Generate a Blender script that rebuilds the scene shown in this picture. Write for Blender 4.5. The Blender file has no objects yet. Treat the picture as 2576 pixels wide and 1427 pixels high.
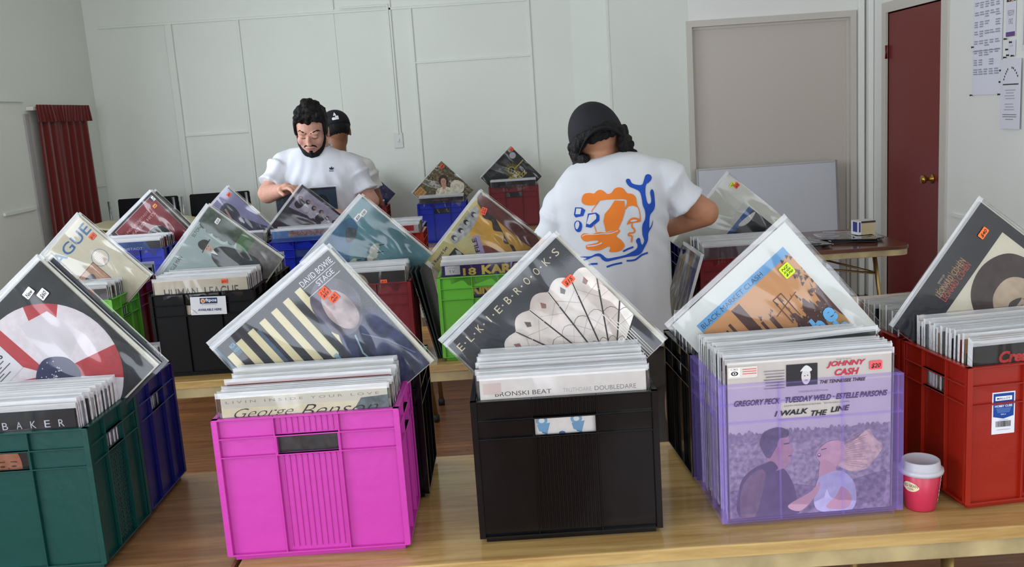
import bpy, bmesh, math, random
import numpy as np
from mathutils import Vector, Matrix, noise
from mathutils.geometry import delaunay_2d_cdt
from mathutils.bvhtree import BVHTree

random.seed(7)
SC = bpy.context.scene
COL = SC.collection
PI = math.pi
TT = 0.71            # height of the table tops above the floor
CAMZ = TT + 0.826    # eye height of the photographer

# ------------------------------------------------------------------ camera
F_PX, PITCH, ROLL = 2400.0, 0.180, -0.0667
cam_d = bpy.data.cameras.new('camera')
cam_d.sensor_width = 36.0
cam_d.lens = F_PX / 2576 * 36.0
cam_d.clip_start = 0.05
cam = bpy.data.objects.new('camera', cam_d)
COL.objects.link(cam)
cp, sp_ = math.cos(PITCH), math.sin(PITCH)
fw = Vector((0, cp, -sp_)); up = Vector((0, sp_, cp)); rt = Vector((1, 0, 0))
c_, s_ = math.cos(ROLL), math.sin(ROLL)
r2 = c_ * rt + s_ * up; u2 = -s_ * rt + c_ * up
cm = Matrix((r2, u2, -fw)).transposed().to_4x4()
cm.translation = Vector((0, 0, CAMZ))
cam.matrix_world = cm
SC.camera = cam

# ------------------------------------------------------------------ world, daylight, exposure
SC.view_settings.view_transform = 'Standard'
SC.view_settings.look = 'None'
SC.view_settings.gamma = 1.0
SC.view_settings.exposure = 0.06
SC.cycles.transparent_max_bounces = 24
SC.cycles.max_bounces = 8
SC.cycles.sample_clamp_indirect = 6.0
world = bpy.data.worlds.new('world'); SC.world = world
world.use_nodes = True
wn = world.node_tree.nodes['Background']
wn.inputs[0].default_value = (0.75, 0.85, 1.0, 1)
wn.inputs[1].default_value = 1.6

def area_light(name, loc, target, sx, sy, power, color):
    d = bpy.data.lights.new(name, 'AREA'); d.shape = 'RECTANGLE'
    d.size, d.size_y, d.energy, d.color = sx, sy, power, color
    o = bpy.data.objects.new(name, d); COL.objects.link(o)
    o.location = loc
    o.rotation_euler = (Vector(target) - Vector(loc)).to_track_quat('-Z', 'Y').to_euler()
    return o
# daylight standing in the window openings behind and to the left of the photographer
area_light('daylight_rear_window', (-1.35, -1.70, 1.30), (-1.35, 3, 1.20), 1.9, 2.1, 42, (0.90, 0.95, 1.0))
area_light('daylight_rear_window', (1.35, -1.70, 1.30), (1.35, 3, 1.20), 1.9, 2.1, 34, (0.93, 0.96, 1.0))
area_light('daylight_left_window', (-2.93, 0.1, 1.75), (3, 3.4, 1.2), 1.5, 1.4, 60, (0.84, 0.92, 1.0))
area_light('daylight_left_window', (-2.93, 4.0, 1.75), (3, 3.6, 1.2), 2.6, 1.4, 62, (0.86, 0.93, 1.0))

# ------------------------------------------------------------------ materials
def lin(c):
    return tuple((x / 255 / 12.92) if x / 255 <= 0.04045 else ((x / 255 + 0.055) / 1.055) ** 2.4 for x in c)
MATS = {}
def nt(name):
    m = bpy.data.materials.new(name); m.use_nodes = True
    n = m.node_tree.nodes; l = m.node_tree.links
    return m, n, l, n['Principled BSDF']
def mat(rgb, rough=0.5, spec=0.5, metal=0.0, bump=0.0, bscale=60, mottle=0.0, mscale=8, coat=0.0, sheen=0.0):
    key = (tuple(rgb), rough, spec, metal, bump, bscale, mottle, mscale, coat, sheen)
    if key in MATS: return MATS[key]
    m, n, l, b = nt('surface_%d' % len(MATS))
    c = lin(rgb)
    b.inputs['Base Color'].default_value = (*c, 1)
    b.inputs['Roughness'].default_value = rough
    b.inputs['Specular IOR Level'].default_value = spec
    b.inputs['Metallic'].default_value = metal
    b.inputs['Coat Weight'].default_value = coat
    b.inputs['Sheen Weight'].default_value = sheen
    if mottle or bump:
        tc = n.new('ShaderNodeTexCoord')
        no = n.new('ShaderNodeTexNoise'); no.inputs['Scale'].default_value = mscale if mottle else bscale
        no.inputs['Detail'].default_value = 5
        l.new(tc.outputs['Object'], no.inputs['Vector'])
        if mottle:
            mx = n.new('ShaderNodeMix'); mx.data_type = 'RGBA'
            rp = n.new('ShaderNodeMapRange'); rp.inputs[1].default_value = 0.35; rp.inputs[2].default_value = 0.65
            l.new(no.outputs[0], rp.inputs[0]); l.new(rp.outputs[0], mx.inputs[0])
            mx.inputs[6].default_value = (*[x * (1 - mottle) for x in c], 1)
            mx.inputs[7].default_value = (*[min(1, x * (1 + mottle) + mottle * 0.02) for x in c], 1)
            l.new(mx.outputs[2], b.inputs['Base Color'])
        if bump:
            n2 = n.new('ShaderNodeTexNoise'); n2.inputs['Scale'].default_value = bscale; n2.inputs['Detail'].default_value = 3
            l.new(tc.outputs['Object'], n2.inputs['Vector'])
            bp = n.new('ShaderNodeBump'); bp.inputs['Strength'].default_value = bump; bp.inputs['Distance'].default_value = 0.01
            l.new(n2.outputs[0], bp.inputs['Height']); l.new(bp.outputs[0], b.inputs['Normal'])
    MATS[key] = m
    return m

def mat_plastic(rgb, rough=0.28, grain=0.08):
    return mat(rgb, rough, 0.5, bump=grain, bscale=35)

def mat_translucent_plastic(rgb, trans, name='translucent_plastic'):
    key = (name, tuple(rgb), trans)
    if key in MATS: return MATS[key]
    m, n, l, b = nt(name)
    c = lin(rgb)
    b.inputs['Base Color'].default_value = (*c, 1); b.inputs['Roughness'].default_value = 0.25
    tr = n.new('ShaderNodeBsdfTransparent')
    tr.inputs[0].default_value = (*[min(1, x * .12 + 0.885) for x in c], 1)
    mx = n.new('ShaderNodeMixShader'); mx.inputs[0].default_value = trans
    l.new(b.outputs[0], mx.inputs[1]); l.new(tr.outputs[0], mx.inputs[2])
    l.new(mx.outputs[0], n['Material Output'].inputs[0])
    MATS[key] = m
    return m

def make_clear():
    m, n, l, b = nt('clear_film')
    n.remove(b)
    tc = n.new('ShaderNodeTexCoord')
    mp = n.new('ShaderNodeMapping'); mp.inputs['Scale'].default_value = (5, 5, 2.2)
    mp.inputs['Rotation'].default_value = (0, 0.5, 0)
    no = n.new('ShaderNodeTexNoise'); no.inputs['Scale'].default_value = 1.3; no.inputs['Detail'].default_value = 1.5
    no.inputs['Distortion'].default_value = 0.8
    l.new(tc.outputs['Object'], mp.inputs[0]); l.new(mp.outputs[0], no.inputs['Vector'])
    bp = n.new('ShaderNodeBump'); bp.inputs['Strength'].default_value = 0.7; bp.inputs['Distance'].default_value = 0.04
    l.new(no.outputs[0], bp.inputs['Height'])
    gl = n.new('ShaderNodeBsdfGlossy'); gl.inputs['Roughness'].default_value = 0.10
    l.new(bp.outputs[0], gl.inputs['Normal'])
    tr = n.new('ShaderNodeBsdfTransparent'); tr.inputs[0].default_value = (0.985, 0.985, 0.985, 1)
    fr = n.new('ShaderNodeFresnel'); fr.inputs[0].default_value = 1.42; l.new(bp.outputs[0], fr.inputs[1])
    mt = n.new('ShaderNodeMath'); mt.operation = 'MULTIPLY'; mt.inputs[1].default_value = 1.7; mt.use_clamp = True
    l.new(fr.outputs[0], mt.inputs[0])
    mx = n.new('ShaderNodeMixShader'); l.new(mt.outputs[0], mx.inputs[0])
    l.new(tr.outputs[0], mx.inputs[1]); l.new(gl.outputs[0], mx.inputs[2])
    l.new(mx.outputs[0], n['Material Output'].inputs[0])
    return m
def make_milky(fac=0.6, rgb=(0.82, 0.83, 0.86)):
    m, n, l, b = nt('film_edge')
    b.inputs['Base Color'].default_value = (*rgb, 1); b.inputs['Roughness'].default_value = 0.22
    tc = n.new('ShaderNodeTexCoord')
    mp = n.new('ShaderNodeMapping'); mp.inputs['Scale'].default_value = (10, 60, 60)
    no = n.new('ShaderNodeTexNoise'); no.inputs['Scale'].default_value = 2; no.inputs['Detail'].default_value = 3
    l.new(tc.outputs['Object'], mp.inputs[0]); l.new(mp.outputs[0], no.inputs['Vector'])
    bp = n.new('ShaderNodeBump'); bp.inputs['Strength'].default_value = 0.5; bp.inputs['Distance'].default_value = 0.006
    l.new(no.outputs[0], bp.inputs['Height']); l.new(bp.outputs[0], b.inputs['Normal'])
    tr = n.new('ShaderNodeBsdfTransparent')
    mx = n.new('ShaderNodeMixShader'); mx.inputs[0].default_value = fac
    l.new(tr.outputs[0], mx.inputs[1]); l.new(b.outputs[0], mx.inputs[2])
    l.new(mx.outputs[0], n['Material Output'].inputs[0])
    return m
M_CLEAR = make_clear()
M_MILK = make_milky(0.78, (.92, .93, .95))
M_FLAP = make_milky(0.42, (.92, .93, .95))

def wood_mat(name, c1, c2, rough, scale=(1.2, 14, 14), axis='X', planks=None, dark=None):
    m, n, l, b = nt(name)
    tc = n.new('ShaderNodeTexCoord')
    mp = n.new('ShaderNodeMapping'); mp.inputs['Scale'].default_value = scale
    l.new(tc.outputs['Object'], mp.inputs[0])
    no = n.new('ShaderNodeTexNoise'); no.inputs['Scale'].default_value = 3; no.inputs['Detail'].default_value = 8
    no.inputs['Roughness'].default_value = 0.65; no.inputs['Distortion'].default_value = 0.6
    l.new(mp.outputs[0], no.inputs['Vector'])
    cr = n.new('ShaderNodeValToRGB')
    cr.color_ramp.elements[0].position = 0.32; cr.color_ramp.elements[1].position = 0.68
    cr.color_ramp.elements[0].color = (*lin(c1), 1); cr.color_ramp.elements[1].color = (*lin(c2), 1)
    l.new(no.outputs[0], cr.inputs[0])
    out = cr.outputs[0]
    if planks:
        br = n.new('ShaderNodeTexBrick'); br.offset = 0.37; br.inputs['Scale'].default_value = 1.0
        br.inputs['Mortar Size'].default_value = 0.0016; br.inputs['Mortar Smooth'].default_value = 0.2
        br.inputs['Brick Width'].default_value = planks[0]; br.inputs['Row Height'].default_value = planks[1]
        br.inputs['Color1'].default_value = (1, 1, 1, 1); br.inputs['Color2'].default_value = (0.68, 0.62, 0.58, 1)
        br.inputs['Mortar'].default_value = (0.2, 0.13, 0.08, 1)
        l.new(tc.outputs['Object'], br.inputs['Vector'])
        mx = n.new('ShaderNodeMix'); mx.data_type = 'RGBA'; mx.blend_type = 'MULTIPLY'; mx.inputs[0].default_value = 1
        l.new(out, mx.inputs[6]); l.new(br.outputs[0], mx.inputs[7]); out = mx.outputs[2]
    l.new(out, b.inputs['Base Color'])
    b.inputs['Roughness'].default_value = rough
    # fine scratches and wear
    n2 = n.new('ShaderNodeTexNoise'); n2.inputs['Scale'].default_value = 7; n2.inputs['Detail'].default_value = 4
    l.new(tc.outputs['Object'], n2.inputs['Vector'])
    mr = n.new('ShaderNodeMapRange'); mr.inputs[3].default_value = rough * 0.75; mr.inputs[4].default_value = rough * 1.35
    l.new(n2.outputs[0], mr.inputs[0]); l.new(mr.outputs[0], b.inputs['Roughness'])
    return m

M_WALL = mat((226, 230, 222), 0.55, 0.35, bump=0.03, bscale=40, mottle=0.02, mscale=1.3)
M_WALL_R = mat((238, 238, 233), 0.5, 0.35, bump=0.03, bscale=40, mottle=0.02, mscale=1.3)
M_TRIM = mat((222, 222, 212), 0.4, 0.4)
M_CEIL = mat((235, 235, 230), 0.8, 0.2)
M_FLOOR = wood_mat('floor_boards', (96, 56, 26), (150, 96, 50), 0.3, (1.3, 16, 16), planks=(1.9, 0.085))
M_TABLE = wood_mat('worn_table_laminate', (160, 124, 74), (202, 172, 112), 0.13, (1.0, 13, 13))
M_TABLE_L = wood_mat('brown_table_laminate', (116, 82, 52), (158, 118, 78), 0.25, (1.0, 14, 14))
M_TABLE_D = wood_mat('dark_table_laminate', (74, 34, 20), (104, 52, 30), 0.15, (1.0, 14, 14))
M_EDGE = mat((176, 158, 116), 0.3, 0.5, mottle=0.25, mscale=9)
M_BRASS = mat((168, 142, 92), 0.3, 0.5, metal=0.8)
M_RUBBER = mat((18, 18, 20), 0.6)
M_ALU = mat((150, 152, 152), 0.35, 0.5, metal=0.7)
M_BLACK = mat((14, 14, 16), 0.5)

# ------------------------------------------------------------------ mesh builder
class MB:
    def __init__(self):
        self.v = []; self.f = []; self.mi = []; self.mats = []; self.sm = []
    def m(self, material):
        if material not in self.mats: self.mats.append(material)
        return self.mats.index(material)
    def face(self, pts, material, smooth=False):
        i = len(self.v); self.v += [tuple(p) for p in pts]
        self.f.append(tuple(range(i, i + len(pts)))); self.mi.append(self.m(material)); self.sm.append(smooth)
    def mesh(self, vs, fs, material, smooth=False, M=None):
        i = len(self.v)
        self.v += [tuple(M @ Vector(p)) if M else tuple(p) for p in vs]
        k = self.m(material)
        for f in fs:
            self.f.append(tuple(i + a for a in f)); self.mi.append(k); self.sm.append(smooth)
    def box(self, x0, x1, y0, y1, z0, z1, material, M=None):
        vs = [(x0, y0, z0), (x1, y0, z0), (x1, y1, z0), (x0, y1, z0), (x0, y0, z1), (x1, y0, z1), (x1, y1, z1), (x0, y1, z1)]
        fs = [(0, 3, 2, 1), (4, 5, 6, 7), (0, 1, 5, 4), (1, 2, 6, 5), (2, 3, 7, 6), (3, 0, 4, 7)]
        self.mesh(vs, fs, material, False, M)
    def tube(self, pts, r, material, n=10, cap=True):
        pts = [Vector(p) for p in pts]
        rs = r if isinstance(r, (list, tuple)) else [r] * len(pts)
        vs, fs = [], []
        ref = None
        for i, p in enumerate(pts):
            d = (pts[min(i + 1, len(pts) - 1)] - pts[max(i - 1, 0)]).normalized()
            if ref is None:
                ref = Vector((0, 0, 1)) if abs(d.z) < 0.9 else Vector((1, 0, 0))
            a = d.cross(ref).normalized(); b = d.cross(a).normalized(); ref = b.cross(d) if b.cross(d).length > 1e-6 else ref
            ref = -(d.cross(a)) if False else ref
            for k in range(n):
                t = 2 * PI * k / n
                vs.append(p + (a * math.cos(t) + b * math.sin(t)) * rs[i])
        for i in range(len(pts) - 1):
            for k in range(n):
                fs.append((i * n + k, i * n + (k + 1) % n, (i + 1) * n + (k + 1) % n, (i + 1) * n + k))
        if cap:
            fs.append(tuple(range(n - 1, -1, -1))); fs.append(tuple(range((len(pts) - 1) * n, len(pts) * n)))
        self.mesh(vs, fs, material, True)
    def lathe(self, prof, material, n=40, c=(0, 0, 0), smooth=True):
        vs, fs = [], []
        for r, z in prof:
            for k in range(n):
                t = 2 * PI * k / n
                vs.append((c[0] + r * math.cos(t), c[1] + r * math.sin(t), c[2] + z))
        for i in range(len(prof) - 1):
            for k in range(n):
                fs.append((i * n + k, i * n + (k + 1) % n, (i + 1) * n + (k + 1) % n, (i + 1) * n + k))
        fs.append(tuple(range(n - 1, -1, -1))); fs.append(tuple(range((len(prof) - 1) * n, len(prof) * n)))
        self.mesh(vs, fs, material, smooth)
    def loft(self, rings, material, smooth=True):
        n = len(rings[0]); vs = [p for r in rings for p in r]; fs = []
        for i in range(len(rings) - 1):
            for k in range(n):
                fs.append((i * n + k, i * n + (k + 1) % n, (i + 1) * n + (k + 1) % n, (i + 1) * n + k))
        fs.append(tuple(range(n - 1, -1, -1))); fs.append(tuple(range((len(rings) - 1) * n, len(rings) * n)))
        self.mesh(vs, fs, material, smooth)
    def ellipsoid(self, c, r, material, R=None, nu=20, nv=12):
        vs, fs = [], []
        for j in range(1, nv):
            ph = PI * j / nv
            for i in range(nu):
                th = 2 * PI * i / nu
                vs.append(Vector((r[0] * math.sin(ph) * math.cos(th), r[1] * math.sin(ph) * math.sin(th), r[2] * math.cos(ph))))
        top = len(vs); vs.append(Vector((0, 0, r[2]))); bot = len(vs); vs.append(Vector((0, 0, -r[2])))
        for j in range(nv - 2):
            for i in range(nu):
                fs.append((j * nu + i, (j + 1) * nu + i, (j + 1) * nu + (i + 1) % nu, j * nu + (i + 1) % nu))
        for i in range(nu):
            fs.append((top, i, (i + 1) % nu)); fs.append((bot, (nv - 2) * nu + (i + 1) % nu, (nv - 2) * nu + i))
        c = Vector(c)
        vs = [((R @ p) if R else p) + c for p in vs]
        self.mesh(vs, fs, material, True)
    def capsule(self, a, b, ra, rb, material):
        a, b = Vector(a), Vector(b); d = b - a; L = d.length
        q = d.to_track_quat('Z', 'Y').to_matrix(); n, h = 18, 6; rings = []
        for j in range(1, h + 1):
            t = PI / 2 * j / h
            rings.append([a + q @ Vector((ra * math.sin(t) * math.cos(k * 2 * PI / n), ra * math.sin(t) * math.sin(k * 2 * PI / n), -ra * math.cos(t))) for k in range(n)])
        for j in range(h):
            t = PI / 2 * j / h
            rings.append([b + q @ Vector((rb * math.cos(t) * math.cos(k * 2 * PI / n), rb * math.cos(t) * math.sin(k * 2 * PI / n), rb * math.sin(t))) for k in range(n)])
        self.loft(rings, material)
    def build(self, name, parent=None, loc=None, rot=None, bevel=0.0, M=None):
        me = bpy.data.meshes.new(name)
        me.from_pydata(self.v, [], self.f)
        for mt in self.mats: me.materials.append(mt)
        me.polygons.foreach_set('material_index', self.mi)
        me.polygons.foreach_set('use_smooth', self.sm)
        me.update()
        o = bpy.data.objects.new(name, me); COL.objects.link(o)
        if parent: o.parent = parent
        if loc: o.location = loc
        if rot: o.rotation_euler = rot
        if M is not None: o.matrix_local = M
        if bevel:
            b = o.modifiers.new('bevel', 'BEVEL'); b.width = bevel; b.segments = 1; b.limit_method = 'ANGLE'
        return o

def empty(name, loc=(0, 0, 0), rz=0.0, parent=None):
    o = bpy.data.objects.new(name, None); COL.objects.link(o)
    o.location = loc; o.rotation_euler = (0, 0, rz); o.empty_display_size = 0.05
    if parent: o.parent = parent
    return o
def tag(o, label, cat, group=None):
    o['label'] = label; o['category'] = cat
    if group: o['group'] = group
    return o
def struct(o):
    o['kind'] = 'structure'; return o

# ------------------------------------------------------------------ flat artwork on a surface
_tc = {}
def text_geo(s, shear=0.0, bold=0.0):
    k = (s, shear, bold)
    if k in _tc: return _tc[k]
    cu = bpy.data.curves.new('t', 'FONT'); cu.body = s; cu.shear = shear; cu.offset = bold; cu.resolution_u = 3
    o = bpy.data.objects.new('t', cu)
    me = bpy.data.meshes.new_from_object(o)
    vs = [(v.co.x, v.co.y) for v in me.vertices]; fs = [tuple(p.vertices) for p in me.polygons]
    bpy.data.objects.remove(o); bpy.data.curves.remove(cu); bpy.data.meshes.remove(me)
    xs = [v[0] for v in vs] or [0]; ys = [v[1] for v in vs] or [0]
    _tc[k] = (vs, fs, min(xs), max(xs), min(ys), max(ys))
    return _tc[k]

def spline(pts, n=6, closed=True):
    out = []; N = len(pts)
    rng = range(N) if closed else range(N - 1)
    for i in rng:
        g = (lambda k: pts[k % N]) if closed else (lambda k: pts[max(0, min(N - 1, k))])
        p0, p1, p2, p3 = g(i - 1), g(i), g(i + 1), g(i + 2)
        for j in range(n):
            t = j / n
            out.append(tuple(0.5 * ((2 * p1[a]) + (-p0[a] + p2[a]) * t + (2 * p0[a] - 5 * p1[a] + 4 * p2[a] - p3[a]) * t * t + (-p0[a] + 3 * p1[a] - 3 * p2[a] + p3[a]) * t ** 3) for a in (0, 1)))
    if not closed: out.append(tuple(pts[-1]))
    return out

class Art:
    """flat shapes in a unit square (u right, v up) laid on a surface by a mapping"""
    def __init__(self, mb, mapping, step=0.00002, clip=None):
        self.mb = mb; self.map = mapping; self.L = 1; self.step = step; self.clip = clip
    def _c(self, pts):
        # clip polygon to the unit square (or given rectangle)
        x0, y0, x1, y1 = self.clip or (0, 0, 1, 1)
        def cut(ps, ins, inter):
            o = []
            for i in range(len(ps)):
                a, b = ps[i - 1], ps[i]
                if ins(b):
                    if not ins(a): o.append(inter(a, b))
                    o.append(b)
                elif ins(a): o.append(inter(a, b))
            return o
        for ax, lim, sg in ((0, x0, 1), (0, x1, -1), (1, y0, 1), (1, y1, -1)):
            if not pts: return pts
            pts = cut(pts, lambda p: (p[ax] - lim) * sg >= -1e-9,
                      lambda a, b: tuple(a[k] + (b[k] - a[k]) * (lim - a[ax]) / ((b[ax] - a[ax]) or 1e-9) for k in (0, 1)))
        return pts
    def poly(self, pts, col, **kw):
        pts = self._c([tuple(p[:2]) for p in pts])
        if len(pts) < 3: return
        material = col if isinstance(col, bpy.types.Material) else mat(col, kw.get('rough', 0.45), 0.4, mottle=kw.get('mottle', 0.0), mscale=kw.get('mscale', 60))
        off = self.L * self.step; self.L += 1
        try:
            r = delaunay_2d_cdt([Vector(p) for p in pts], [], [list(range(len(pts)))], 1, 1e-6)
        except Exception:
            return
        self.mb.mesh([self.map(v.x, v.y, off) for v in r[0]], [tuple(f) for f in r[2]], material)
    def rect(self, u0, v0, u1, v1, col, **kw):
        self.poly([(u0, v0), (u1, v0), (u1, v1), (u0, v1)], col, **kw)
    def blob(self, pts, col, n=6, **kw): self.poly(spline(pts, n), col, **kw)
    def ell(self, u, v, ru, rv, col, rot=0, n=24, **kw):
        c, s = math.cos(rot), math.sin(rot)
        self.poly([(u + ru * math.cos(t) * c - rv * math.sin(t) * s, v + ru * math.cos(t) * s + rv * math.sin(t) * c) for t in [2 * PI * k / n for k in range(n)]], col, **kw)
    def line(self, pts, w, col, **kw):
        for a, b in zip(pts[:-1], pts[1:]):
            d = Vector((b[0] - a[0], b[1] - a[1]))
            if d.length < 1e-6: continue
            e = d.normalized() * w * 0.3
            q = Vector((-d.y, d.x)).normalized() * w / 2
            a2, b2 = Vector(a) - e, Vector(b) + e
            L = self.L
            self.poly([a2 - q, b2 - q, b2 + q, a2 + q], col, **kw); self.L = L
        self.L += 1
    def ring(self, u, v, r, w, col, n=28, **kw):
        self.line([(u + r * math.cos(2 * PI * k / n), v + r * math.sin(2 * PI * k / n)) for k in range(n + 1)], w, col, **kw)
    def text(self, s, u, v, w, h, col, rot=0.0, shear=0.0, bold=0.0, asp=1.0):
        """text in a box w wide and h tall whose lower left corner is u,v"""
        vs, fs, x0, x1, y0, y1 = text_geo(s, shear, bold)
        if not vs: return
        sx = w / max(x1 - x0, 1e-6); sy = h / max(y1 - y0, 1e-6)
        off = self.L * self.step; self.L += 1
        c, sn = math.cos(rot), math.sin(rot)
        material = col if isinstance(col, bpy.types.Material) else mat(col, 0.45, 0.4)
        P = []
        for x, y in vs:
            a, b = (x - x0) * sx, (y - y0) * sy
            P.append((u + a * c - b * sn, v + a * sn + b * c))
        X0, Y0, X1, Y1 = self.clip or (0, 0, 1, 1)
        ff = [f for f in fs if all(X0 <= P[i][0] <= X1 and Y0 <= P[i][1] <= Y1 for i in f)]
        self.mb.mesh([self.map(p[0], p[1], off) for p in P], ff, material)
    def portrait(self, u, v, s, skin, hair, cloth, lean=0.0, shade=None):
        """a plain generic head and shoulders"""
        c, sn = math.cos(lean), math.sin(lean)
        def T(x, y): return (u + s * (x * c - y * sn), v + s * (x * sn + y * c))
        if cloth: self.blob([T(-0.55, -1.0), T(-0.5, -0.45), T(-0.18, -0.28), T(0.18, -0.28), T(0.5, -0.45), T(0.55, -1.0)], cloth, mottle=0.35, mscale=90)
        self.blob([T(-0.27, -0.05), T(-0.3, 0.3), T(-0.12, 0.52), T(0.14, 0.52), T(0.3, 0.3), T(0.28, -0.05), T(0, -0.12)], hair, mottle=0.3, mscale=120)
        self.blob([T(-0.09, -0.4), T(-0.1, -0.1), T(0.1, -0.1), T(0.09, -0.4)], shade or skin)
        self.blob([T(-0.18, 0.12), T(-0.15, -0.12), T(0, -0.24), T(0.15, -0.12), T(0.18, 0.12), T(0.1, 0.3), T(-0.1, 0.3)], skin, mottle=0.12, mscale=140)
        d = tuple(int(x * 0.4) for x in skin)
        for sx in (-1, 1):
            self.ell(*T(sx * 0.075, 0.06), s * 0.035, s * 0.014, d, lean)
            self.line([T(sx * 0.12, 0.12), T(sx * 0.04, 0.125)], s * 0.016, d)
        self.line([T(0.0, 0.04), T(0.02, -0.04), T(-0.01, -0.045)], s * 0.012, d)
        self.line([T(-0.05, -0.12), T(0.05, -0.12)], s * 0.018, tuple(int(x * 0.55) for x in skin))

# ------------------------------------------------------------------ records
LP = 0.315
def cover_map(t):
    return lambda u, v, o: ((u - 0.5) * LP, -t / 2 - o, v * LP)
_sleeve_mesh = {}
def sleeve_mesh(t, size=0.324, edge=M_MILK):
    k = (t, size)
    if k in _sleeve_mesh: return _sleeve_mesh[k]
    mb = MB(); w = size / 2; y0, y1 = -t / 2 - 0.0022, t / 2 + 0.0012; z0, z1 = -0.001, size - 0.001; zf = z1 - 0.011
    # slightly wavy front film
    nx, nz = 10, 10
    vs, fs = [], []
    for j in range(nz + 1):
        for i in range(nx + 1):
            vs.append((-w + 2 * w * i / nx, y0 + (0.0004 * math.sin(i * 2.1 + j * 1.3) if 0 < i < nx and 0 < j < nz else 0.0012), z0 + (zf - z0) * j / nz))
    for j in range(nz):
        for i in range(nx):
            a = j * (nx + 1) + i; fs.append((a, a + 1, a + nx + 2, a + nx + 1))
    mb.mesh(vs, fs, M_CLEAR, True)
    mb.face([(-w, y0 + 0.0012, zf), (w, y0 + 0.0012, zf), (w, y0 + 0.001, z1), (-w, y0 + 0.001, z1)], M_FLAP)
    mb.face([(w, y0 + 0.0012, z0), (w, y1, z0), (w, y1, z1), (w, y0 + 0.001, z1)], edge)
    mb.face([(-w, y1, z0), (-w, y0 + 0.0012, z0), (-w, y0 + 0.001, z1), (-w, y1, z1)], edge)
    mb.face([(-w, y0 + 0.001, z1), (w, y0 + 0.001, z1), (w, y1, z1 - 0.002), (-w, y1, z1 - 0.002)], edge)
    mb.face([(w, y1, z0), (-w, y1, z0), (-w, y1, z1), (w, y1, z1)], M_CLEAR)
    o = mb.build('plastic_sleeve'); me = o.data; bpy.data.objects.remove(o)
    _sleeve_mesh[k] = me
    return me
def cover_mb(bg, t=0.0036, back=None, spine=None):
    mb = MB(); w = LP / 2
    mb.box(-w, w, -t / 2, t / 2, 0, LP, mat(bg, 0.45, 0.4))
    return mb
def sticker(parent, u, v, w, h, col, lines, rot=0.0, t=0.004, ink=(20, 16, 18), off=0.0036):
    """small handwritten price sticker on the front of the sleeve"""
    mb = MB()
    def mp(a, b, o):
        x, z = (a - 0.5) * w, (b - 0.5) * h
        c, s = math.cos(rot), math.sin(rot)
        return ((u - 0.5) * LP + x * c - z * s, -t / 2 - off - o, v * LP + x * s + z * c)
    A = Art(mb, mp, 0.0002)
    A.poly([(0.06, 0), (0.94, 0), (1, 0.08), (1, 0.92), (0.94, 1), (0.06, 1), (0, 0.92), (0, 0.08)], mat(col, 0.5, 0.4))
    n = len(lines)
    for i, s in enumerate(lines):
        hh = 0.7 / n
        A.text(s, 0.12, 0.12 + (n - 1 - i) * (0.8 / n), 0.76, hh * 0.85, ink, shear=0.25, bold=0.02)
    return mb.build('price_sticker', parent)

def record(name_unused, M, art=None, bg=(200, 200, 200), t=0.0036, sleeve=True, label=None, group=None, stickers=(), size=0.324):
    mb = cover_mb(bg, t)
    if art: art(Art(mb, cover_map(t)))
    o = mb.build('record_cover', M=M)
    if sleeve:
        s = bpy.data.objects.new('plastic_sleeve', sleeve_mesh(t, size)); COL.objects.link(s); s.parent = o
        s.location = (0, 0, -(size - 0.324) / 2)
    for st in stickers: sticker(o, *st, t=t)
    tag(o, label, 'record', group)
    return o
def rx(a): return Matrix.Rotation(a, 4, 'X')
def ry(a): return Matrix.Rotation(a, 4, 'Y')
def rz(a): return Matrix.Rotation(a, 4, 'Z')
def tr(x, y, z): return Matrix.Translation((x, y, z))

def diamond_M(ax, az, y, phi, yaw=0.0, lean=0.03):
    """record stood on a corner: (ax, az) is its top corner above the table, phi the slope of the cover's top edge"""
    p = math.radians(phi)
    # cover local: top right corner of the sleeve at (LP/2, LP)
    m = tr(ax, y, TT + az) @ rz(yaw) @ rx(-lean) @ ry(-p) @ tr(-LP / 2, 0, -LP)
    return m

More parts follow.
